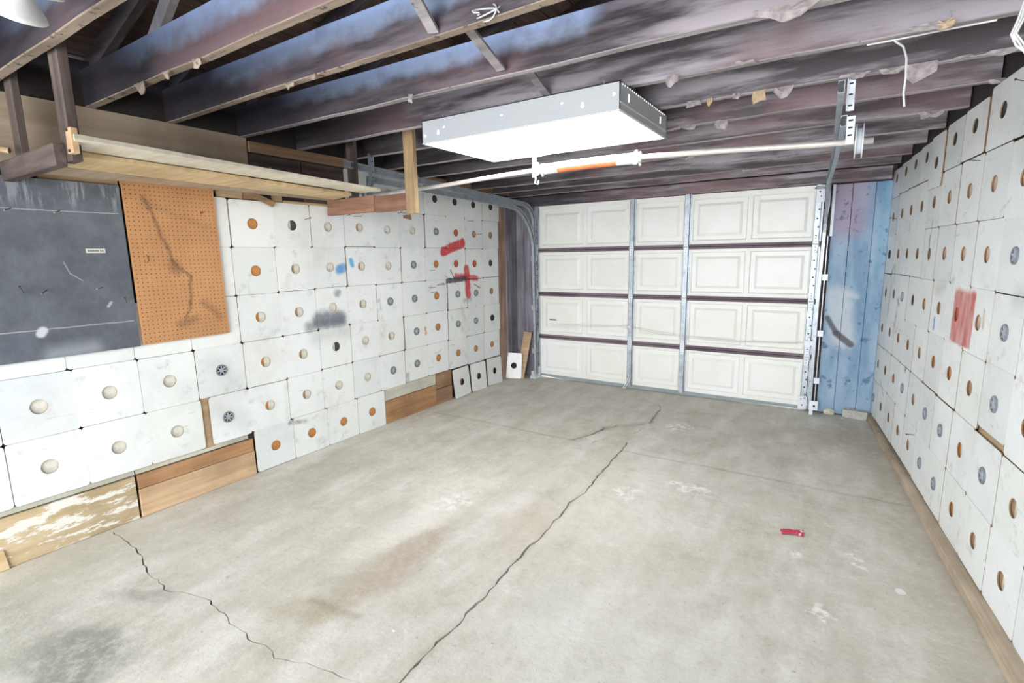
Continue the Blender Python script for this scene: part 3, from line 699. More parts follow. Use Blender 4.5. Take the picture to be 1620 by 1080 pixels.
# back wall around the door
wb = MB()
wb.box((-3.66, 5.647, 0), (-3.215, 5.72, 2.12)); wb.box((-.235, 5.647, 0), (.42, 5.72, 2.12))
wb.box((-3.66, 5.647, 2.10), (1.3, 5.72, 2.6)); wb.prism([Vector((-3.9, 5.645, 2.6)), Vector((1.5, 5.645, 2.6)), Vector((-1.3, 5.645, 3.55))], (0, .075, 0))
wb = wb.build('wall_back', M['darkwood']); struct(wb)
for x0, x1 in ((-.128, .012), (.016, .182), (.186, .300)):
    MB().box((x0, 5.603, .012), (x1, 5.642, 2.125), 0, .0015).build('plank', M['blue'], wb, bevel=.002)
for x0, x1 in ((-3.53, -3.41), (-3.405, -3.262)):
    MB().box((x0, 5.600, .004), (x1, 5.642, 2.15), 0, .0015).build('plank', M['bluegreyz'], wb, bevel=.002)
MB().box((-3.53, 5.545, 2.138), (.285, 5.642, 2.245), 0, .002).build('header_beam', [M['joist']], wb, bevel=.003)

# ------------------------------------------------------------------ ceiling
ce = empty('ceiling', (0, 0, 2.36)); struct(ce)
JO = [(-1.72, 2.39), (-1.29, 2.39), (-.86, 2.39), (-.43, 2.385), (0.0, 2.382), (.43, 2.38), (.86, 2.38), (1.28, 2.378), (1.68, 2.378), (2.16, 2.370), (2.61, 2.360), (3.04, 2.342), (3.46, 2.319), (3.88, 2.299), (4.30, 2.283), (4.72, 2.267), (5.14, 2.261), (5.50, 2.250)]
TILT = {9: .10, 10: .10, 11: .05}
joists = []
for k, (y, z) in enumerate(JO):
    dl = TILT.get(k, .0)
    xl = XL+.0287-.00513*y-.02
    def xr(yy): return XR-math.tan(AR)*(DOORY-yy)*1.0+.016
    ya, yb = y-dl*.35, y+dl*.65
    th = .042; H = .185
    m = MB(); nseg = 14
    prof = []
    for s_ in range(nseg+1):
        f_ = s_/nseg; X = xl+(xr(y)-xl)*f_; Y = ya+(yb-ya)*f_
        wob = random.uniform(-.003, .003) if 0 < s_ < nseg else 0; wz = random.uniform(-.0025, .0025)
        prof.append([(X, Y-th+wob, z+wz-2.36+.003), (X, Y-th+.004+wob, z+wz-2.36), (X, Y+wob, z+wz-2.36), (X, Y+wob, z+H-2.36), (X, Y-th+wob, z+H-2.36)])
    vs = [v_ for pr in prof for v_ in pr]
    for s_ in range(nseg):
        b_ = s_*5
        for a_ in range(5):
            c_ = (a_+1) % 5
            m.f.append((b_+a_, b_+c_, b_+5+c_, b_+5+a_)); m.mi.append(1 if a_ in (0, 1) else 0)
    m.f += [(4, 3, 2, 1, 0), tuple(nseg*5+i for i in range(5))]; m.mi += [0, 0]
    m.v = vs
    side = M['joistlit'] if k in (5, 6, 7, 8, 9) else M['joist']
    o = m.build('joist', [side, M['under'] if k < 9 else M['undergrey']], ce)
    joists.append(o)
# bridging straps between joists
def strap(a, b, wd=.045, th=.012, name='bridging', mat=None, parent=None, ax=(1, 0, 0)):
    a = Vector(a)-Vector((0, 0, 2.36)); b = Vector(b)-Vector((0, 0, 2.36))
    d = (b-a).normalized(); u = Vector(ax); u = (u-d*u.dot(d)).normalized(); n_ = d.cross(u)
    c = [a-u*wd/2-n_*th/2, a+u*wd/2-n_*th/2, a+u*wd/2+n_*th/2, a-u*wd/2+n_*th/2]
    e_ = [q+(b-a) for q in c]
    return MB().hexa(c+e_).build(name, mat or M['undergrey'], parent or ce)
strap((-1.30, 1.29, 2.545), (-1.385, 1.632, 2.39)); strap((-1.39, 1.69, 2.545), (-1.39, 2.10, 2.385)); strap((-1.41, 2.17, 2.54), (-1.41, 2.58, 2.385))
strap((-1.385, .87, 2.545), (-1.32, 1.235, 2.39))
strap((-1.05, 2.62, 2.50), (-1.05, 2.99, 2.37)); 
for xx in (-3.0, -2.6):
    strap((xx, 3.06, 2.38), (xx, 3.40, 2.50)); strap((xx-.05, 3.50, 2.36), (xx-.05, 3.83, 2.47)); strap((xx-.1, 3.9, 2.34), (xx-.1, 4.25, 2.45)); strap((xx-.15, 4.32, 2.32), (xx-.15, 4.66, 2.43))
# gable roof: rafters and boards
RIDX, RIDZ, EL, ER, EZ = -1.35, 3.33, -3.75, 1.25, 2.60
def raf(a, b, y):
    a = Vector((a[0], y, a[1]-2.36)); b = Vector((b[0], y, b[1]-2.36)); d = (b-a).normalized(); n_ = Vector((-d.z, 0, d.x))
    if n_.z < 0: n_ = -n_
    c = [a-n_*.10, b-n_*.10, b, a]
    return MB().hexa([c[0], c[1], c[1]+Vector((0, .04, 0)), c[0]+Vector((0, .04, 0)), c[3], c[2], c[2]+Vector((0, .04, 0)), c[3]+Vector((0, .04, 0))]).build('rafter', M['rafter'], ce)
for k, (y, z) in enumerate(JO):
    if k % 1 == 0:
        raf((EL, EZ), (RIDX, RIDZ), y+.005); raf((ER, EZ), (RIDX, RIDZ), y+.005)
rbm = {}
for side, ex in ((-1, EL), (1, ER)):
    L = math.hypot(ex-RIDX, RIDZ-EZ); n = int(L/.19)+1
    ang = math.atan2(RIDZ-EZ, abs(ex-RIDX))
    for k in range(n):
        f0, f1 = k/n+.0015, (k+1)/n-.0015
        P0 = Vector((ex+(RIDX-ex)*f0, 0, EZ+(RIDZ-EZ)*f0-2.36+.002)); P1 = Vector((ex+(RIDX-ex)*f1, 0, EZ+(RIDZ-EZ)*f1-2.36+.002))
        u_ = Vector((0, 0, .02)); y0, y1 = -2.4, 5.72
        MB().hexa([P0+Vector((0, y0, 0)), P1+Vector((0, y0, 0)), P1+Vector((0, y1, 0)), P0+Vector((0, y1, 0)), P0+Vector((0, y0, 0))+u_, P1+Vector((0, y0, 0))+u_, P1+Vector((0, y1, 0))+u_, P0+Vector((0, y1, 0))+u_]).build('roof_board', M['roofboard'], ce)
# waterproof skin over the boards so that no sky shows between them
m = MB()
for ex in (EL, ER):
    a = Vector((ex, -2.4, EZ-2.36+.024)); b = Vector((RIDX, -2.4, RIDZ-2.36+.024)); q = Vector((0, 8.12, 0)); u_ = Vector((0, 0, .01))
    m.hexa([a, b, b+q, a+q, a+u_, b+u_, b+q+u_, a+q+u_])
m.build('roof_felt', M['hole'], ce)
# pale brace rising into the roof behind the nearer joists
strap((-2.93, 1.33, 2.56), (-2.60, 1.33, 2.80), .075, .035, 'brace', M['paleroof'], None, (0.6, 0, -.8))
# torn scraps of lining and plastic still nailed to joist undersides
def scrap(jo, x, y, z, w_, h_, mat, seed):
    rr = random.Random(seed); n = 11; pts = []
    for k in range(n):
        a = 2*math.pi*k/n; r_ = rr.uniform(.6, 1.1)
        pts.append(Vector((math.cos(a)*w_/2*r_, 0, min(.004, math.sin(a)*h_/2*r_))))
    m = MB(); d = (rr.uniform(-.01, .01), .006, 0)
    top = [Vector((q.x, rr.uniform(-.008, .004), q.z)) for q in pts]
    c0 = Vector((0, -.008, -h_*.2)); n0 = len(top)
    vs = top+[c0]+[q+Vector(d) for q in top]+[c0+Vector(d)]
    fs = [(i, (i+1) % n0, n0) for i in range(n0)]+[(n0+1+(i+1) % n0, n0+1+i, 2*n0+1) for i in range(n0)]+[(i, n0+1+i, n0+1+(i+1) % n0, (i+1) % n0) for i in range(n0)]
    m.add(vs, fs)
    return m.build('lining_scrap', mat, joists[jo], (x, y, z-2.36))
for a in [(11,-.425,2.985,2.335,.075,.16,'scraptan',1),(11,-.315,2.985,2.335,.085,.12,'scrap',2),(11,-.75,2.985,2.34,.10,.07,'scrap',3),(11,-.66,2.985,2.34,.03,.08,'scraptan',4),
          (11,-.53,2.985,2.34,.04,.06,'scrap',31),(11,.11,2.985,2.335,.10,.05,'scrap',6),(11,.21,2.985,2.335,.14,.14,'scrap',5),(11,.36,2.985,2.335,.08,.03,'scrap',7),(11,.48,2.985,2.335,.12,.05,'scrap',8),
          (11,-.02,2.985,2.34,.14,.05,'scrap',9),(9,-.23,2.11,2.365,.22,.12,'scrap',10),(10,.2,2.56,2.355,.16,.05,'scrap',11),(10,.24,2.56,2.355,.07,.06,'scraptan',12),(10,-.43,2.56,2.356,.10,.03,'scrap',13),
          (12,-.68,3.40,2.315,.09,.12,'scrap',14),(12,-.86,3.40,2.315,.10,.05,'scrap',15),(13,.35,3.83,2.298,.14,.10,'scrap',16),(12,-1.0,3.40,2.316,.18,.05,'scrap',17),(12,.55,3.40,2.318,.10,.05,'scrap',18),
          (7,-2.86,1.235,2.375,.10,.14,'under',19),(7,-2.35,1.235,2.375,.05,.08,'under',20),(7,-2.60,1.235,2.375,.07,.07,'under',21),(8,-2.30,1.635,2.375,.07,.06,'under',22),(8,-2.12,1.635,2.375,.05,.05,'under',23),(9,-1.95,2.085,2.367,.03,.09,'scrap',24),
          (14,-.7,4.25,2.28,.2,.04,'scrap',25),(14,-1.1,4.25,2.28,.12,.05,'scrap',26),(15,-.5,4.67,2.265,.16,.03,'scrap',27),(15,-1.3,4.67,2.265,.2,.03,'scrap',28),(16,-.75,5.09,2.258,.2,.035,'scrap',29),(10,-.75,2.56,2.355,.06,.09,'scrap',30)]:
    scrap(*a[:6], M[a[6]], a[7])

# ------------------------------------------------------------------ garage door
dr = empty('door_1', (-1.72, DOORY, 0)); struct(dr)
HS = 2.134/4
def dx(x): return x+1.72      # local x
PAN = [(-3.160, -2.605), (-2.555, -2.035), (-1.955, -1.452), (-1.360, -.835), (-.795, -.275)]
for k in range(4):
    z0, z1 = k*HS+(.022 if k == 0 else .003), (k+1)*HS-.003
    pz0, pz1 = k*HS+.062+(.02 if k == 0 else 0), (k+1)*HS-.052
    m = MB()
    xs = [dx(-3.246)]
    for a, b in PAN: xs += [dx(a), dx(b)]
    xs.append(dx(-.200))
    # face frame around the panels
    for i in range(len(xs)-1):
        a, b = xs[i], xs[i+1]
        if i % 2 == 0: m.box((a, 0, z0), (b, .02, z1))
        else: m.box((a, 0, z0), (b, .02, pz0)); m.box((a, 0, pz1), (b, .02, z1))
    m.box((xs[0], .020, z0), (xs[-1], .042, z1))
    sec = m.build('section', M['door'], dr)
    for a, b in PAN:
        m = MB(); a_, b_ = dx(a), dx(b)
        rings = [(0, 0), (.010, .012), (.048, .012), (.072, .001)]
        vs = []
        for ins, dep in rings: vs += [(a_+ins, dep, pz0+ins), (b_-ins, dep, pz0+ins), (b_-ins, dep, pz1-ins), (a_+ins, dep, pz1-ins)]
        fs = []
        for r_ in range(3):
            for i in range(4): fs.append((r_*4+i, r_*4+(i+1) % 4, (r_+1)*4+(i+1) % 4, (r_+1)*4+i))
        fs.append((12, 13, 14, 15))
        m.add(vs, fs)
        me = m.mesh('panel'); me.materials.append(M['door'])
        link('panel', me, sec)
for k in (1, 2, 3):     # meeting rails
    z = k*HS
    m = MB(); m.box((dx(-3.246), -.012, z-.024), (dx(-.2), 0.0, z-.004)); m.box((dx(-3.246), -.012, z+.004), (dx(-.2), 0.0, z+.027)); m.box((dx(-3.246), -.005, z-.004), (dx(-.2), .0, z+.004), 1)
    m.box((dx(-3.246), -.020, z-.024), (dx(-.2), -.012, z-.019))
    m.build('meeting_rail', [M['rail'], M['railgap']], dr)
ST = [(-3.246, -3.192, 1), (-2.030, -1.968, 0), (-1.440, -1.376, 0), (-.268, -.206, 1)]
for k in range(4):
    for a, b, end in ST:
        z0, z1 = k*HS+(.03 if k == 0 else .012), (k+1)*HS-(.010 if k < 3 else -.012 if not end else .0)
        m = MB(); a_, b_ = dx(a), dx(b)
        m.box((a_, -.024, z0), (b_-.012, -.020, z1)); m.box((a_, -.024, z0), (a_+.003, 0, z1)); m.box((b_-.015, -.024, z0), (b_-.012, 0, z1)); m.box((b_-.012, -.004, z0), (b_+.004, 0, z1))
        hx = (a_+b_)/2-.005
        nh = 6 if end else 3
        for i in range(nh):
            zz = z0+(z1-z0)*(i+.8)/(nh+.6); r_ = .008 if end else .0035
            cxh = hx+(.012 if end and i % 2 else -.0)
            m.prism([Vector((cxh+r_*math.cos(q), -.0246, zz+r_*math.sin(q))) for q in [2*math.pi*j/10 for j in range(10)]], (0, .001, 0), 1)
        m.build('stile', [M['galv'], M['hole']], dr)
for k in (1, 2, 3):     # hinges
    for a, b, end in ST:
        z = k*HS; c_ = dx((a+b)/2)-.004; m = MB()
        for sg in (1, -1):
            pts = [Vector((c_-.026, -.028, z+sg*.006)), Vector((c_+.026, -.028, z+sg*.006)), Vector((c_+.014, -.028, z+sg*.075)), Vector((c_-.014, -.028, z+sg*.075))]
            m.prism(pts, (0, .003, 0))
            for hz in (.028, .056):
                m.prism([Vector((c_+.004*math.cos(q), -.0290, z+sg*hz+.004*math.sin(q))) for q in [2*math.pi*j/8 for j in range(8)]], (0, .001, 0), 1)
        m.tube([(c_-.028, -.030, z), (c_+.028, -.030, z)], .0065, 8)
        m.build('hinge', [M['galvw'], M['hole']], dr)
# bottom weather strip with the gap of daylight at its left end
m = MB(); m.hexa([(dx(-3.246), -.012, .030), (dx(-2.75), -.012, .006), (dx(-2.75), .03, .006), (dx(-3.246), .03, .030), (dx(-3.246), -.012, .052), (dx(-2.75), -.012, .046), (dx(-2.75), .03, .046), (dx(-3.246), .03, .052)])
m.hexa([(dx(-2.75), -.012, .006), (dx(-.9), -.012, .004), (dx(-.9), .03, .004), (dx(-2.75), .03, .006), (dx(-2.75), -.012, .046), (dx(-.9), -.012, .044), (dx(-.9), .03, .044), (dx(-2.75), .03, .046)])
m.hexa([(dx(-.9), -.012, .010), (dx(-.2), -.012, .016), (dx(-.2), .03, .016), (dx(-.9), .03, .010), (dx(-.9), -.012, .044), (dx(-.2), -.012, .046), (dx(-.2), .03, .046), (dx(-.9), .03, .044)])
m.build('weather_strip', M['seal'], dr)
# corner brackets, top roller brackets
def plate(name, x0, x1, z0, z1, y=-.032, th=.004, mat='galvw', holes=()):
    m = MB(); m.box((x0, y, z0), (x1, y+th, z1))
    for hx, hz, r_ in holes:
        m.prism([Vector((hx+r_*math.cos(q), y-.0006, hz+r_*math.sin(q))) for q in [2*math.pi*j/10 for j in range(10)]], (0, .0008, 0), 1)
    return m.build(name, [M[mat], M['hole']], dr, bevel=.001)
plate('corner_bracket', dx(-.285), dx(-.210), .022, .150, holes=[(dx(-.262), .12, .006), (dx(-.235), .13, .006), (dx(-.25), .06, .008)])
plate('corner_bracket', dx(-3.245), dx(-3.175), .030, .140, holes=[(dx(-3.21), .11, .006), (dx(-3.22), .07, .006)])
plate('top_bracket', dx(-.265), dx(-.195), 1.975, 2.120, -.040, .006, holes=[(dx(-.235), 2.07, .008), (dx(-.225), 2.03, .006)])
plate('top_bracket', dx(-3.245), dx(-3.190), 1.985, 2.115, -.036, .005, 'galv')
m = MB(); m.tube([(dx(-.28), -.05, 2.10), (dx(-.26), -.06, 2.112), (dx(-.20), -.05, 2.105), (dx(-.19), -.045, 2.095), (dx(-.26), -.05, 2.095), (dx(-.28), -.05, 2.10)], .003, 6); m.build('cable_loop', M['nail'], dr)
m = MB(); m.tube([(dx(-.225), -.02, .075), (dx(-.150), -.03, .075)], .007, 8); m.tube([(dx(-.175), -.036, .075), (dx(-.155), -.036, .075)], .022, 14); m.build('roller', M['galvw'], dr)
# latch: slot plate, cord run across the door, pull strap
m = MB(); m.box((dx(-3.062), -.008, .735), (dx(-2.945), .0, .765)); m.box((dx(-3.050), -.0095, .744), (dx(-2.960), -.008, .757), 1); m.build('lock_slot', [M['whiteenamel'], M['hole']], dr)
c1 = [(-2.99, .699), (-2.5, .715), (-2.021, .735), (-1.697, .692), (-1.345, .660), (-.878, .647), (-.5, .655), (-.235, .683)]
m = MB(); m.tube([(dx(x), -.03, z) for x, z in c1], .0022, 5)
c2 = [(-2.99, .675), (-2.4, .700), (-2.02, .728), (-1.75, .675), (-1.345, .640), (-.878, .632), (-.235, .675)]
m.tube([(dx(x), -.03, z) for x, z in c2], .0018, 5); m.build('latch_cable', M['steel'], dr)
m = MB(); m.box((dx(-2.08), -.044, .712), (dx(-1.99), -.03, .735)); m.box((dx(-2.05), -.05, .700), (dx(-2.03), -.03, .742)); m.box((dx(-.27), -.05, .655), (dx(-.185), -.03, .700)); m.box((dx(-.24), -.055, .64), (dx(-.222), -.03, .73)); m.build('latch_bar', M['galvw'], dr)
m = MB()
for o_ in (-.014, .010): m.tube([(dx(-1.985)+o_, -.03, .16), (dx(-2.01)+o_, -.045, .08), (dx(-2.04)+o_, -.06, .018), (dx(-2.05)+o_, -.07, .012)], .004, 6)
m.tube([(dx(-2.065), -.068, .012), (dx(-2.03), -.068, .012)], .004, 6); m.build('pull_handle', M['whiteenamel'], dr)

# ------------------------------------------------------------------ tracks
def sweep(path, prof, mb, mi=0):
    """path in (y,z) with x per point, prof in (x, normal)"""
    pts = [Vector(q) for q in path]; n = len(prof); base = len(mb.v)
    for i, q in enumerate(pts):
        d = (pts[min(i+1, len(pts)-1)]-pts[max(i-1, 0)]).normalized(); nx = Vector((1, 0, 0)); nn = d.cross(nx).normalized()
        for a, b in prof: mb.v.append(tuple(q+nx*a+nn*b))
    for i in range(len(pts)-1):
        for k in range(n):
            mb.f.append((base+i*n+k, base+i*n+(k+1) % n, base+(i+1)*n+(k+1) % n, base+(i+1)*n+k)); mb.mi.append(mi)
    mb.f += [tuple(base+k for k in range(n)), tuple(base+(len(pts)-1)*n+k for k in reversed(range(n)))]; mb.mi += [mi, mi]
def cprof(s):      # C channel opening towards the door (sign s)
    q = [(0, -.026), (.026, -.026), (.026, -.016), (.0235, -.016), (.0235, -.0235), (.0025, -.0235), (.0025, .0235), (.0235, .0235), (.0235, .016), (.026, .016), (.026, .026), (0, .026)]
    return [(a*s, b) for a, b in q]
def arc(y0, z0, r, n=9):     # from horizontal (coming from small y) to vertical down
    return [(y0+r*math.sin(math.pi/2*k/n), z0-r+r*math.cos(math.pi/2*k/n)) for k in range(n+1)]
tl = empty('door_track', (-3.24, 5.5, 0)); tag(tl, 'galvanised track curving from the left edge of the garage door along the left wall', 'track')
def rel(p_, o_): return [(x-o_[0], y-o_[1], z-o_[2]) for x, y, z in p_]
O_ = (-3.24, 5.5, 0)
def bld(name, path, s, mat, root, org):
    m = MB(); sweep(rel(path, org), cprof(s), m); return m.build(name, mat, root)
bld('lower_track', [(-3.225, 2.98, 2.155), (-3.225, 4.60, 2.112)]+[(-3.225, y, z) for y, z in arc(4.98, 2.092, .52)]+[(-3.225, 5.505, 1.2), (-3.225, 5.53, .05)], 1, M['galv'], tl, O_)
bld('upper_track', [(-3.225, 2.70, 2.245), (-3.225, 4.6, 2.165)]+[(-3.225, y, z) for y, z in arc(5.28, 2.135, .22)]+[(-3.225, 5.50, 1.70)], 1, M['galv'], tl, O_)
m = MB(); m.box((-.012, .045, .06), (-.004, .105, 1.98)); m.box((-.012, .1, .06), (.035, .104, 1.98)); m.build('wall_angle', M['galv'], tl)
def hanger(root, org, a, b, wd=.034, mat='galv', nm='hanger'):
    a = Vector(a)-Vector(org); b = Vector(b)-Vector(org); d = (b-a); L = d.length; d.normalize(); u = Vector((1, 0, 0)); n_ = d.cross(u).normalized(); m = MB()
    u = n_.cross(d).normalized()
    m.hexa([a-u*wd/2, a+u*wd/2, a+u*wd/2+n_*.003, a-u*wd/2+n_*.003, b-u*wd/2, b+u*wd/2, b+u*wd/2+n_*.003, b-u*wd/2+n_*.003])
    m.hexa([a-u*wd/2, a-u*wd/2+u*.003, a-u*wd/2+n_*.03+u*.003, a-u*wd/2+n_*.03, b-u*wd/2, b-u*wd/2+u*.003, b-u*wd/2+n_*.03+u*.003, b-u*wd/2+n_*.03])
    k = int(L/.04)
    for i in range(k):
        c_ = a+d*(L*(i+.5)/k)
        for sgn in (-1, 1):
            cc = c_+n_*(-.0006 if sgn < 0 else .0036)
            m.hexa([cc-u*.008-d*.0035, cc+u*.008-d*.0035, cc+u*.008+d*.0035, cc-u*.008+d*.0035, cc-u*.008-d*.0035+n_*.0004, cc+u*.008-d*.0035+n_*.0004, cc+u*.008+d*.0035+n_*.0004, cc-u*.008+d*.0035+n_*.0004], 1)
    return m.build(nm, [M[mat], M['hole']], root)
hanger(tl, O_, (-3.225, 2.99, 2.36), (-3.185, 2.95, 2.15), .036)
hanger(tl, O_, (-3.20, 2.98, 2.17), (-3.20, 2.90, 2.03), .03)
for z in (.35, .9, 1.5):
    MB().box((-.02, .01, z-.03), (.03, .1, z+.03)).build('bracket', M['galv'], tl)
m = MB(); m.box((-.03, -.03, 0), (.05, .09, .03)); m.box((-.02, -.01, 0.03), (.02, .05, .09)); m.tube([(-.02, -.03, .02), (.0, -.045, .05), (.02, -.02, .08)], .006, 6); m.build('foot', M['galvw'], tl, (0.0, 0.0, 0))

tr = empty('door_track', (-.165, 5.5, 0)); tag(tr, 'galvanised door track beside the blue boards, rising and running back under the joists', 'track')
O2 = (-.165, 5.5, 0)
bld('lower_track', [(-.041, 3.04, 2.150), (-.085, 4.0, 2.135), (-.125, 4.7, 2.12)]+[(-.150-.0015*k, y, z) for k, (y, z) in enumerate(arc(5.02, 2.10, .48))]+[(-.172, 5.505, 1.1), (-.170, 5.53, .045)], -1, M['galv'], tr, O2)
bld('upper_track', [(-.055, 2.75, 2.235), (-.10, 4.2, 2.195), (-.14, 5.0, 2.175)]+[(-.15, y, z) for y, z in arc(5.27, 2.165, .22)]+[(-.16, 5.50, 1.85)], -1, M['galv'], tr, O2)
m = MB(); m.box((.028, .085, 1.67), (.050, .089, 2.125)); m.box((.028, .06, 1.67), (.032, .089, 2.125)); m.build('wall_angle', M['galvw'], tr)
m = MB(); m.box((.015, .03, .05), (.022, .10, 1.67)); m.build('wall_angle', M['galv'], tr)
for z in (.33, .78, 1.30):
    MB().box((.0, .0, z-.028), (.045, .006, z+.028)).build('bracket', M['galvw'], tr)
m = MB(); m.box((-.02, -.03, .05), (.050, -.024, .14)); m.prism([Vector((.02+.010*math.cos(q), -.031, .09+.012*math.sin(q))) for q in [2*math.pi*j/10 for j in range(10)]], (0, .001, 0), 1); m.box((-.018, -.02, 0), (.012, .01, .05)); m.build('foot', [M['galvw'], M['hole']], tr)
hanger(tr, O2, (-.036, 3.02, 2.335), (-.034, 3.03, 2.19), .032, 'galvw')

# torsion bar with its spring, drum and brackets
tb = empty('torsion_bar', (-1.6, 2.98, 2.07)); tag(tb, 'steel counterbalance bar with an orange striped spring, crossing beneath the joists', 'bar')
O3 = (-1.6, 2.98, 2.07)
bar = [(-3.29, 2.98, 2.048), (-2.9, 2.98, 2.046), (-2.5, 2.98, 2.056), (-2.1, 2.98, 2.072), (-1.7, 2.98, 2.084), (-1.3, 2.98, 2.088), (-1.0, 2.98, 2.086), (-.6, 2.98, 2.070), (-.15, 2.98, 2.045), (.070, 2.98, 2.036)]
m = MB(); m.tube(rel(bar, O3), .0145, 12); m.build('shaft', M['steel'], tb, smooth=True)
m = MB(); n = 20; nl = 132; x0, x1 = -1.655, -1.075
for i in range(nl+1):
    f_ = i/nl; X = x0+(x1-x0)*f_; zc = 2.083+.004*math.sin(f_*3); R_ = .0305+(.0022 if i % 2 else -.0010)
    for k in range(n):
        a = 2*math.pi*k/n; m.v.append((X+1.6, R_*math.cos(a), zc-2.07+R_*math.sin(a)))
for i in range(nl):
    for k in range(n):
        a = 2*math.pi*(k+.5)/n; f_ = i/nl
        m.f.append((i*n+k, i*n+(k+1) % n, (i+1)*n+(k+1) % n, (i+1)*n+k)); m.mi.append(1 if (-2.75 < ((a+math.pi) % (2*math.pi)-math.pi) < -.95 and .16 < f_ < .84) else 0)
m.build('spring', [M['whiteenamel'], M['springorange']], tb)
def cone(x, sgn):
    m = MB(); c = Vector((x+1.6, 0, 2.084-2.07))
    for (a, r_) in ((0, .036), (.012*sgn, .034), (.03*sgn, .022)): pass
    m.tube([c, c+Vector((.014*sgn, 0, 0))], .036, 16); m.tube([c+Vector((.014*sgn, 0, 0)), c+Vector((.045*sgn, 0, 0))], [.028, .020], 14)
    for k in range(4):
        a = math.pi/4+k*math.pi/2; d = Vector((0, math.cos(a), math.sin(a)))
        m.tube([c+Vector((.028*sgn, 0, 0))+d*.018, c+Vector((.028*sgn, 0, 0))+d*.050], .008, 8)
    return m.build('winding_cone', M['whiteenamel'], tb)
cone(-1.07, 1); cone(-1.66, -1)
m = MB(); m.box((-.135, -.02, -.03), (-.130, .03, .13)); m.box((-.135, -.02, .10), (-.09, .03, .105)); m.tube([(-.12, 0, -.03), (-.12, -.01, -.07), (-.105, 0, -.075), (-.10, 0, -.05)], .005, 6)
m.prism([Vector((-.1355, .012*math.cos(q), .07+.02*math.sin(q))) for q in [2*math.pi*j/10 for j in range(10)]], (.0004, 0, 0), 1)
m.build('centre_bracket', [M['galvw'], M['hole']], tb)
m = MB()     # cable drum at right, axis x
prof = [(0, .014), (0, .078), (.004, .078), (.006, .055), (.012, .058), (.018, .055), (.022, .058), (.026, .055), (.028, .078), (.032, .078), (.032, .014)]
n = 24
for i, (a, r_) in enumerate(prof):
    for k in range(n):
        q = 2*math.pi*k/n; m.v.append((a, r_*math.cos(q), r_*math.sin(q)))
for i in range(len(prof)-1):
    for k in range(n): m.f.append((i*n+k, i*n+(k+1) % n, (i+1)*n+(k+1) % n, (i+1)*n+k)); m.mi.append(0)
m.build('cable_drum', M['galvw'], tb, (1.6-.002, 0, 2.040-2.07))
m2 = bpy.data.meshes['cable_drum']; link('cable_drum', m2, tb, (-3.275+1.6, 0, 2.048-2.07))
m = MB(); m.box((1.6-.040, -.035, -.045), (1.6-.036, .03, .078)); m.box((1.6-.040, -.037, -.045), (1.6-.008, -.033, .078))
for zz in (-.005, .028, .060): m.box((1.6-.034, -.0378, zz-.004), (1.6-.016, -.0368, zz+.004), 1)
m.build('bearing_plate', [M['galvw'], M['hole']], tb)
m = MB(); m.box((-1.66, -.035, -.06), (-1.655, .03, .12)); m.build('bearing_plate', M['galv'], tb)

# ------------------------------------------------------------------ hanging shelf on the left wall
sh = empty('wall_shelf', (-3.0, 1.8, 2.0)); tag(sh, 'long pale pine shelf hung from the joists by wooden uprights along the left wall', 'shelf')
O4 = Vector((-3.0, 1.8, 2.0))
def hx(pts, name, mat, bev=.0015):
    return MB().hexa([Vector(q)-O4 for q in pts]).build(name, mat, sh, bevel=bev)
def bx(a, b, name, mat, bev=.002, jit=.0015):
    return MB().box(Vector(a)-O4, Vector(b)-O4, 0, jit).build(name, mat, sh, bevel=bev)
def slab(p4, z0, z1, name, mat):
    hx([(x, y, z0) for x, y in p4]+[(x, y, z1) for x, y in p4], name, mat)
slab([(-2.60, .86), (-2.925, 2.775), (-3.115, 2.765), (-2.86, .94)], 2.030, 2.050, 'shelf_board', M['pinew'])
slab([(-2.84, .90), (-3.11, 2.66), (-3.42, 2.75), (-3.20, .96)], 2.003, 2.025, 'shelf_board', M['pine'])
slab([(-3.205, .94), (-3.43, 2.76), (-3.50, 2.76), (-3.50, .94)], 2.000, 2.018, 'shelf_board', M['osb'])
bx((-3.50, .845, 1.945), (-2.78, .885, 2.035), 'cross_beam', M['darkwood'])
bx((-3.505, 2.745, 1.885), (-2.975, 2.785, 2.002), 'cross_beam', M['beamwood'])
bx((-2.970, 2.745, 1.880), (-2.655, 2.785, 1.992), 'cross_beam', M['beamwood'])
bx((-2.820, .885, 1.965), (-2.722, .923, 2.50), 'upright', M['darkwoodz'])
bx((-3.40, .885, 2.02), (-3.31, .915, 2.54), 'upright', M['darkwoodz'])
bx((-3.27, 2.77, 2.00), (-3.19, 2.805, 2.45), 'upright', M['darkwoodz'])
bx((-2.655, 2.750, 1.850), (-2.565, 2.788, 2.455), 'upright', M['hangwood'])
bx((-2.712, .870, 1.985), (-2.655, .893, 2.085), 'cleat', M['peachwood'])
m = MB(); 
for q in ((-2.685, .868, 2.075), (-2.685, .868, 1.995)):
    m = MB(); m.tube([Vector(q)-O4, Vector(q)-O4+Vector((0, -.004, 0))], .006, 8); m.build('nail', M['nail'], sh)
m = MB(); m.tube([Vector(q)-O4 for q in ((-3.50, .60, 2.10), (-3.38, .74, 2.085), (-3.30, .84, 2.065))], .014, 8); m.build('rod', M['tan'], sh)

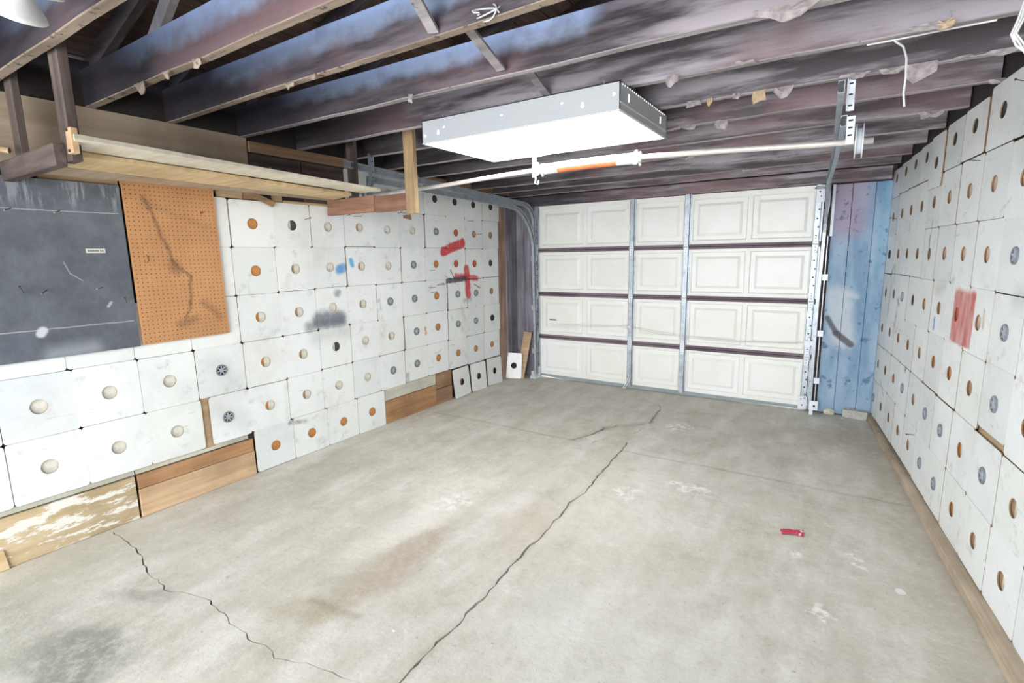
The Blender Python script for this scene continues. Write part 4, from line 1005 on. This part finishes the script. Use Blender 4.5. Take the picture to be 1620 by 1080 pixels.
# ------------------------------------------------------------------ boards on the left wall
bk = MB().box((-1.3, -.017, 0), (1.33, -.004, .925), 0, 0).build('grey_plywood_panel', M['black'], None, (XL+.0287-.0, 0, 1.05), (0, 0, math.pi/2+.00513), bevel=.001)
tag(bk, 'dark grey painted plywood panel fixed to the left wall beside the pegboard', 'panel')
def kid(o_, root): o_.parent = root; return o_
m = MB(); m.box((1.133, -.0185, .548), (1.222, -.0168, .572)); m.build('label_strip', M['tape'], bk)
m = MB()
rr = random.Random(5)
for k in range(9): m.box((1.142+k*.008, -.0190, .556), (1.142+k*.008+rr.uniform(.003, .006), -.0184, .564))
m.build('label_print', M['nail'], bk)
for x, z, r_ in [(.945, .36, 0), (1.185, .36, .2), (1.05, .77, 0), (.86, .77, 0), (1.29, .26, 1.4), (.85, .35, 1.4)]:
    link('nail', nm, bk, (x, -.016, z), (0, r_+2.9, 0))
pb = MB().box((0, -.020, 0), (.513, -.008, .99), 0, .002).build('pegboard', M['peg'], None, (XL+.0287-.00513*1.35, 1.348, 1.055), (0, -.006, math.pi/2+.00513))
tag(pb, 'creased brown pegboard hanging between the dark grey panel and white tiles', 'pegboard')
for x, z in [(.43, .80), (.42, .795), (.14, .81)]: link('nail', nm2, pb, (x, -.018, z), (0, 3.0, 0))
m = MB(); m.tube([(.08, -.02, .53), (.08, -.035, .50), (.07, -.04, .485), (.06, -.03, .49)], .002, 5); m.build('hook', M['nail'], pb)

# ------------------------------------------------------------------ leaning sheets and offcuts
def lean_sheet(x, y0, z_h, label, back, w_=.29, h_=.318, foot=.035, rz=math.pi/2, rot=0.0, mats=None):
    me = finish(tile_mesh(w_, h_, rad=.018, th=.006), 'leaning_tile', mats or [M['tile_l'], M['core']])
    a = math.asin(foot/h_)
    root = link('leaning_tile', me, None, (x, y0, h_/2*math.cos(a)+.002), None)
    root.rotation_euler = (Matrix.Rotation(rz, 4, 'Z') @ Matrix.Rotation(-a, 4, 'X') @ Matrix.Rotation(rot, 4, 'Y')).to_euler()
    tag(root, label, 'tile', 'white tiles leaning at the foot of the left wall')
    return root
wcol = {1: (4.382, .285, 'white holed tile leaning on the left wall, right beside the dark brown plank'), 2: (4.700, .295, 'smudged white holed tile leaning on the left wall, middle one of three side by side'), 3: (5.025, .305, 'white holed tile leaning on the left wall below the end of the tiling')}
for k, (y0, w_, lb) in wcol.items():
    lean_sheet(XL+.028, y0, 0, lb, 'b', w_, .322, .028, math.pi/2, (-.03, .02, .035)[k-1])
for y0 in (4.382, 4.700, 5.025): link('backing', BK['b'], wl, (y0, .004, .160))
# separate clean sheet beyond them, turned towards the room
lean_sheet(-3.455, 5.38, 0, 'clean bluish white holed tile standing apart beside the orange offcut', 'b', .205, .325, .05, math.radians(22), .02, [M['whiteenamel'], M['core']])
oc = MB(); oc.hexa([(-.048, -.01, 0), (.048, -.01, 0), (.048, .01, 0), (-.048, .01, 0), (-.056+.06, .115, .585), (.056+.06, .115, .575), (.056+.06, .135, .575), (-.056+.06, .135, .585)])
oc = oc.build('wood_offcut', M['peachwood'], None, (-3.385, 5.425, 0.001), (0, 0, .12), bevel=.001); tag(oc, 'orange-tan board offcut leaning by the left foot of the garage door', 'offcut')
yo = MB().hexa([(0, -.02, .0), (.28, -.02, 0), (.28, .0, 0), (0, .0, 0), (0, -.02, .112), (.27, -.02, .104), (.27, 0, .104), (0, 0, .112)]).build('wood_offcut', M['pine'], None, (XL+.022, .335, .002), (0, 0, math.pi/2), bevel=.001); tag(yo, 'short yellow pine offcut at the foot of the peeling plywood', 'offcut')

# ------------------------------------------------------------------ ceiling light
li = empty('ceiling_light', (-1.53, 2.745, 2.2)); tag(li, 'large white fluorescent box light with a glowing diffuser hung under the joists', 'light')
X0, X1, Y0, Y1, Z0, Z1 = -.622, .600, -.350, .385, .0, .130
m = MB(); T = .004
m.box((X0, Y0, Z0), (X1, Y0+T, Z1)); m.box((X0, Y1-T, Z0), (X1, Y1, Z1)); m.box((X0, Y0, Z0), (X0+T, Y1, Z1)); m.box((X1-T, Y0, Z0), (X1, Y1, Z1)); m.box((X0, Y0, Z1-T), (X1, Y1, Z1))
t = NT('light_box_enamel', .4); f = t.noise(t.obj(), 3, 3); t.base(t.mix(f, (0.44, .47, .51), (0.50, .51, .50))); M['box'] = t.m
m.build('housing', M['box'], li)
m = MB(); m.box((X0+.006, Y0+.006, .002), (X1-.006, Y1-.006, .006)); m.build('diffuser', M['diffuser'], li)
m = MB()
for a, b in (((X0, Y0-.002, 0), (X1, Y0+.010, .004)), ((X0, Y1-.010, 0), (X1, Y1+.002, .004)), ((X0-.002, Y0, 0), (X0+.010, Y1, .004)), ((X1-.010, Y0, 0), (X1+.002, Y1, .004))): m.box(a, b)
m.box((X1, Y0, .035), (X1+.0025, Y1, .040)); m.build('lip', M['whiteenamel'], li)
m = MB()
def tear(x, z, r_, axis='y'):
    pts = [(r_*math.cos(q), r_*math.sin(q)) for q in [math.pi*(1.0+j/6) for j in range(7)]]+[(r_*.45, r_*2.0), (-r_*.45, r_*2.0)]
    m.prism([Vector((x+a, Y0-.0008, z+b)) for a, b in pts], (0, .0006, 0))
for tx in (-.50, .41):
    m = MB(); tear(tx, .048, .008); m.build('keyhole_slot', M['leak'], li)
m = MB()
for x, z in ((-.595, .045), (.573, .075)): m.prism([Vector((x-.007, Y0-.0008, z-.008)), Vector((x+.007, Y0-.0008, z)), Vector((x-.007, Y0-.0008, z+.008))], (0, .0006, 0))
for x, z in ((-.455, .075), (-.06, .078), (.30, .078)): m.box((x-.006, Y0-.0008, z-.003), (x+.006, Y0-.0002, z+.003))
for k in range(22): m.box((X1+.0002, Y0+.03+k*.031, .118), (X1+.0008, Y0+.036+k*.031, .124))
for yy in (-.24, .26): m.box((X1+.0002, yy, .06), (X1+.0008, yy+.01, .095))
vs_ = m.build('vent_slots', M['leak'], li); vs_['kind'] = 'stuff'
for x, y in ((-.5, -.30), (.5, -.30), (-.5, .30), (.5, .30)):
    m = MB(); m.tube([(x, y, .13), (x, y, .158)], .004, 6); m.build('stud', M['galv'], li)

# twin lamp at upper left
lp = empty('twin_flood_lamp', (-1.95, .55, 2.36)); tag(lp, 'white twin flood lamp with bell shaped heads under the joists near the upper left corner', 'lamp')
def bell(axis_from, axis_to, R, nm):
    a = Vector(axis_from); b = Vector(axis_to); L = b-a
    prof = [(0, .25), (.12, .30), (.35, .36), (.5, .42), (.65, .55), (.8, .80), (.9, .95), (.97, 1.0), (1.0, .97), (1.03, .75), (1.05, .35), (1.055, .05)]
    m = MB(); m.tube([a+L*f_ for f_, _ in prof], [R*r_ for _, r_ in prof], 24); return m.build(nm, M['whiteenamel'], lp, smooth=True)
bell((-.06, .05, .025), (-.143, .05, -.098), .070, 'lamp_head')
bell((-.15, .13, .055), (-.175, .14, -.012), .040, 'lamp_head')
m = MB(); m.tube([(-.06, -.118, .06), (-.06, .03, .06)], .035, 16); m.tube([(-.06, .03, .06), (-.085, .05, .03)], .014, 10); m.tube([(-.06, .03, .06), (-.15, .13, .055)], .014, 10); m.build('lamp_base', M['whiteenamel'], lp)

# ------------------------------------------------------------------ wires
m = MB(); pts = [(.01, 2.662, 2.356), (.11, 2.655, 2.353), (.226, 2.665, 2.357), (.40, 2.67, 2.358)]
m.tube(pts, .0035, 6)
m.tube([(.10, 2.645, 2.346), (.128, 2.63, 2.315), (.141, 2.62, 2.27), (.145, 2.62, 2.20), (.143, 2.62, 2.14), (.150, 2.62, 2.09)], .0040, 6)
cx = m.build('loose_cable', M['wire'], None); cx['label'] = 'white cable along a joist underside with one end dangling near the right wall'; cx['category'] = 'cable'
def bundle(c, sc, seed, label):
    rr = random.Random(seed); m = MB()
    for k in range(3):
        pts = []; p_ = Vector((rr.uniform(-.02, .02), rr.uniform(-.01, .01), .02))
        for j in range(9):
            a = j*.9+k; pts.append(Vector(c)+sc*(p_+Vector((.045*math.sin(a*.55+k*1.3), .012*math.cos(a), -.003*j+.014*math.cos(a*.7+k)))))
        m.tube(pts, .0028, 5)
    o_ = m.build('wire_bundle', M['wire']); tag(o_, label, 'wires'); return o_
bundle((-1.13, 1.63, 2.385), 1.3, 3, 'tangle of thin white wires under a joist above the box light')
m = MB()
for k in range(3):
    m.tube([(.352+.004*k, 1.99, 2.20), (.340+.006*k, 1.985, 2.14), (.330+.005*k, 1.985, 2.105), (.343+.008*k, 1.985, 2.075), (.372, 1.985, 2.045-.01*k), (.40, 1.99, 2.04)], .0028, 6)
m.tube([(.335, 1.985, 2.105), (.338, 1.985, 2.088)], .004, 5)
m.tube([(.352, 1.99, 2.20), (.36, 2.03, 2.30), (.37, 2.09, 2.366)], .0028, 6)
o = m.build('wire_bundle', M['wire']); tag(o, 'loop of white wires hanging by the top of the right wall', 'wires')

# ------------------------------------------------------------------ small things on the floor
def rock(name, loc, size, seed, mat, label, cat, group=None, blocky=False):
    rr = random.Random(seed); bm = bmesh.new()
    if blocky: bmesh.ops.create_cube(bm, size=2); bmesh.ops.subdivide_edges(bm, edges=bm.edges, cuts=3, use_grid_fill=True)
    else: bmesh.ops.create_icosphere(bm, subdivisions=3 if size[0] > .03 else 1, radius=1)
    for v_ in bm.verts:
        d = 1+rr.uniform(-.10, .10)*(0.5 if blocky else 1); v_.co = Vector((v_.co.x*size[0]*d, v_.co.y*size[1]*d, v_.co.z*size[2]*d))
    for v_ in bm.verts: v_.co.z = max(v_.co.z, -size[2]*.8)
    me = bpy.data.meshes.new(name); bm.to_mesh(me); bm.free(); me.materials.append(mat)
    o_ = link(name, me, None, (loc[0], loc[1], loc[2]+size[2]*.8+.001), (0, 0, rr.uniform(-.2, .2))); tag(o_, label, cat, group); return o_
stone = plain('pale_stone', (0.72, .68, .56), .8, var=.4, scale=25, bump=.5); conc = plain('broken_concrete', (0.52, .50, .46), .85, var=.3, scale=30, bump=.8)
rock('rock', (-.022, 5.575, 0), (.050, .028, .032), 4, stone, 'pale rounded rock on the floor at the foot of the blue boards', 'rock')
rock('concrete_chunk', (.185, 5.555, 0), (.095, .035, .042), 9, conc, 'broken block of grey concrete in the corner below the blue boards', 'concrete', None, True)
rr = random.Random(11)
for k in range(14):
    x, y = (rr.uniform(.03, .25), rr.uniform(5.46, 5.52)) if k < 8 else (rr.uniform(.13, .24), rr.uniform(5.54, 5.575))
    z = 0 if k < 8 else .078
    rock('crumb', (x, y, z), (rr.uniform(.006, .013), rr.uniform(.005, .010), rr.uniform(.004, .008)), k, conc, 'tiny concrete crumb on the floor before the broken block in the corner' if k < 8 else 'tiny concrete crumb on top of the broken block in the corner', 'crumb', 'crumbs on the floor by the broken block' if k < 8 else 'crumbs on top of the broken block')
m = MB(); prs = [(-.055, -.030), (-.01, -.022), (.05, -.035), (.062, .02), (.03, .032), (-.01, .022), (-.035, .034), (-.06, .01)]
n = len(prs); zs = [.004, .012, .005, .016, .004, .013, .004, .010]
vs = [(x, y, z) for (x, y), z in zip(prs, zs)]+[(0, 0, .020)]+[(x, y, z-.002) for (x, y), z in zip(prs, zs)]+[(0, 0, .018)]
m.add(vs, [(i, (i+1) % n, n) for i in range(n)]+[(n+1+(i+1) % n, n+1+i, 2*n+1) for i in range(n)]+[(i, n+1+i, n+1+(i+1) % n, (i+1) % n) for i in range(n)])
t = NT('crumpled_red_paper', .5); f = t.noise(t.obj(), 40, 3); t.base(t.mix(t.rng(f, .62, .66), (0.50, .035, .08), (0.75, .6, .6)))
o = m.build('paper_scrap', t.m, None, (-.135, 3.034, 0), (0, 0, .3)); tag(o, 'crumpled dark red paper scrap lying on the concrete floor', 'paper')
M['chip'] = plain('white_paint_chip', (0.85, .85, .82), .7)
for k, (x, y, lb) in enumerate([(.325, 2.72, 'white paint flake on the floor near the right baseboard'), (-1.475, 1.33, 'small white flake beside the long crack, near the bottom of the picture')]):
    rock('paint_flake', (x, y, 0), (.022 if k == 0 else .010, .030 if k == 0 else .006, .003), 30+k, M['chip'], lb, 'flake')

bpy.context.view_layer.update()
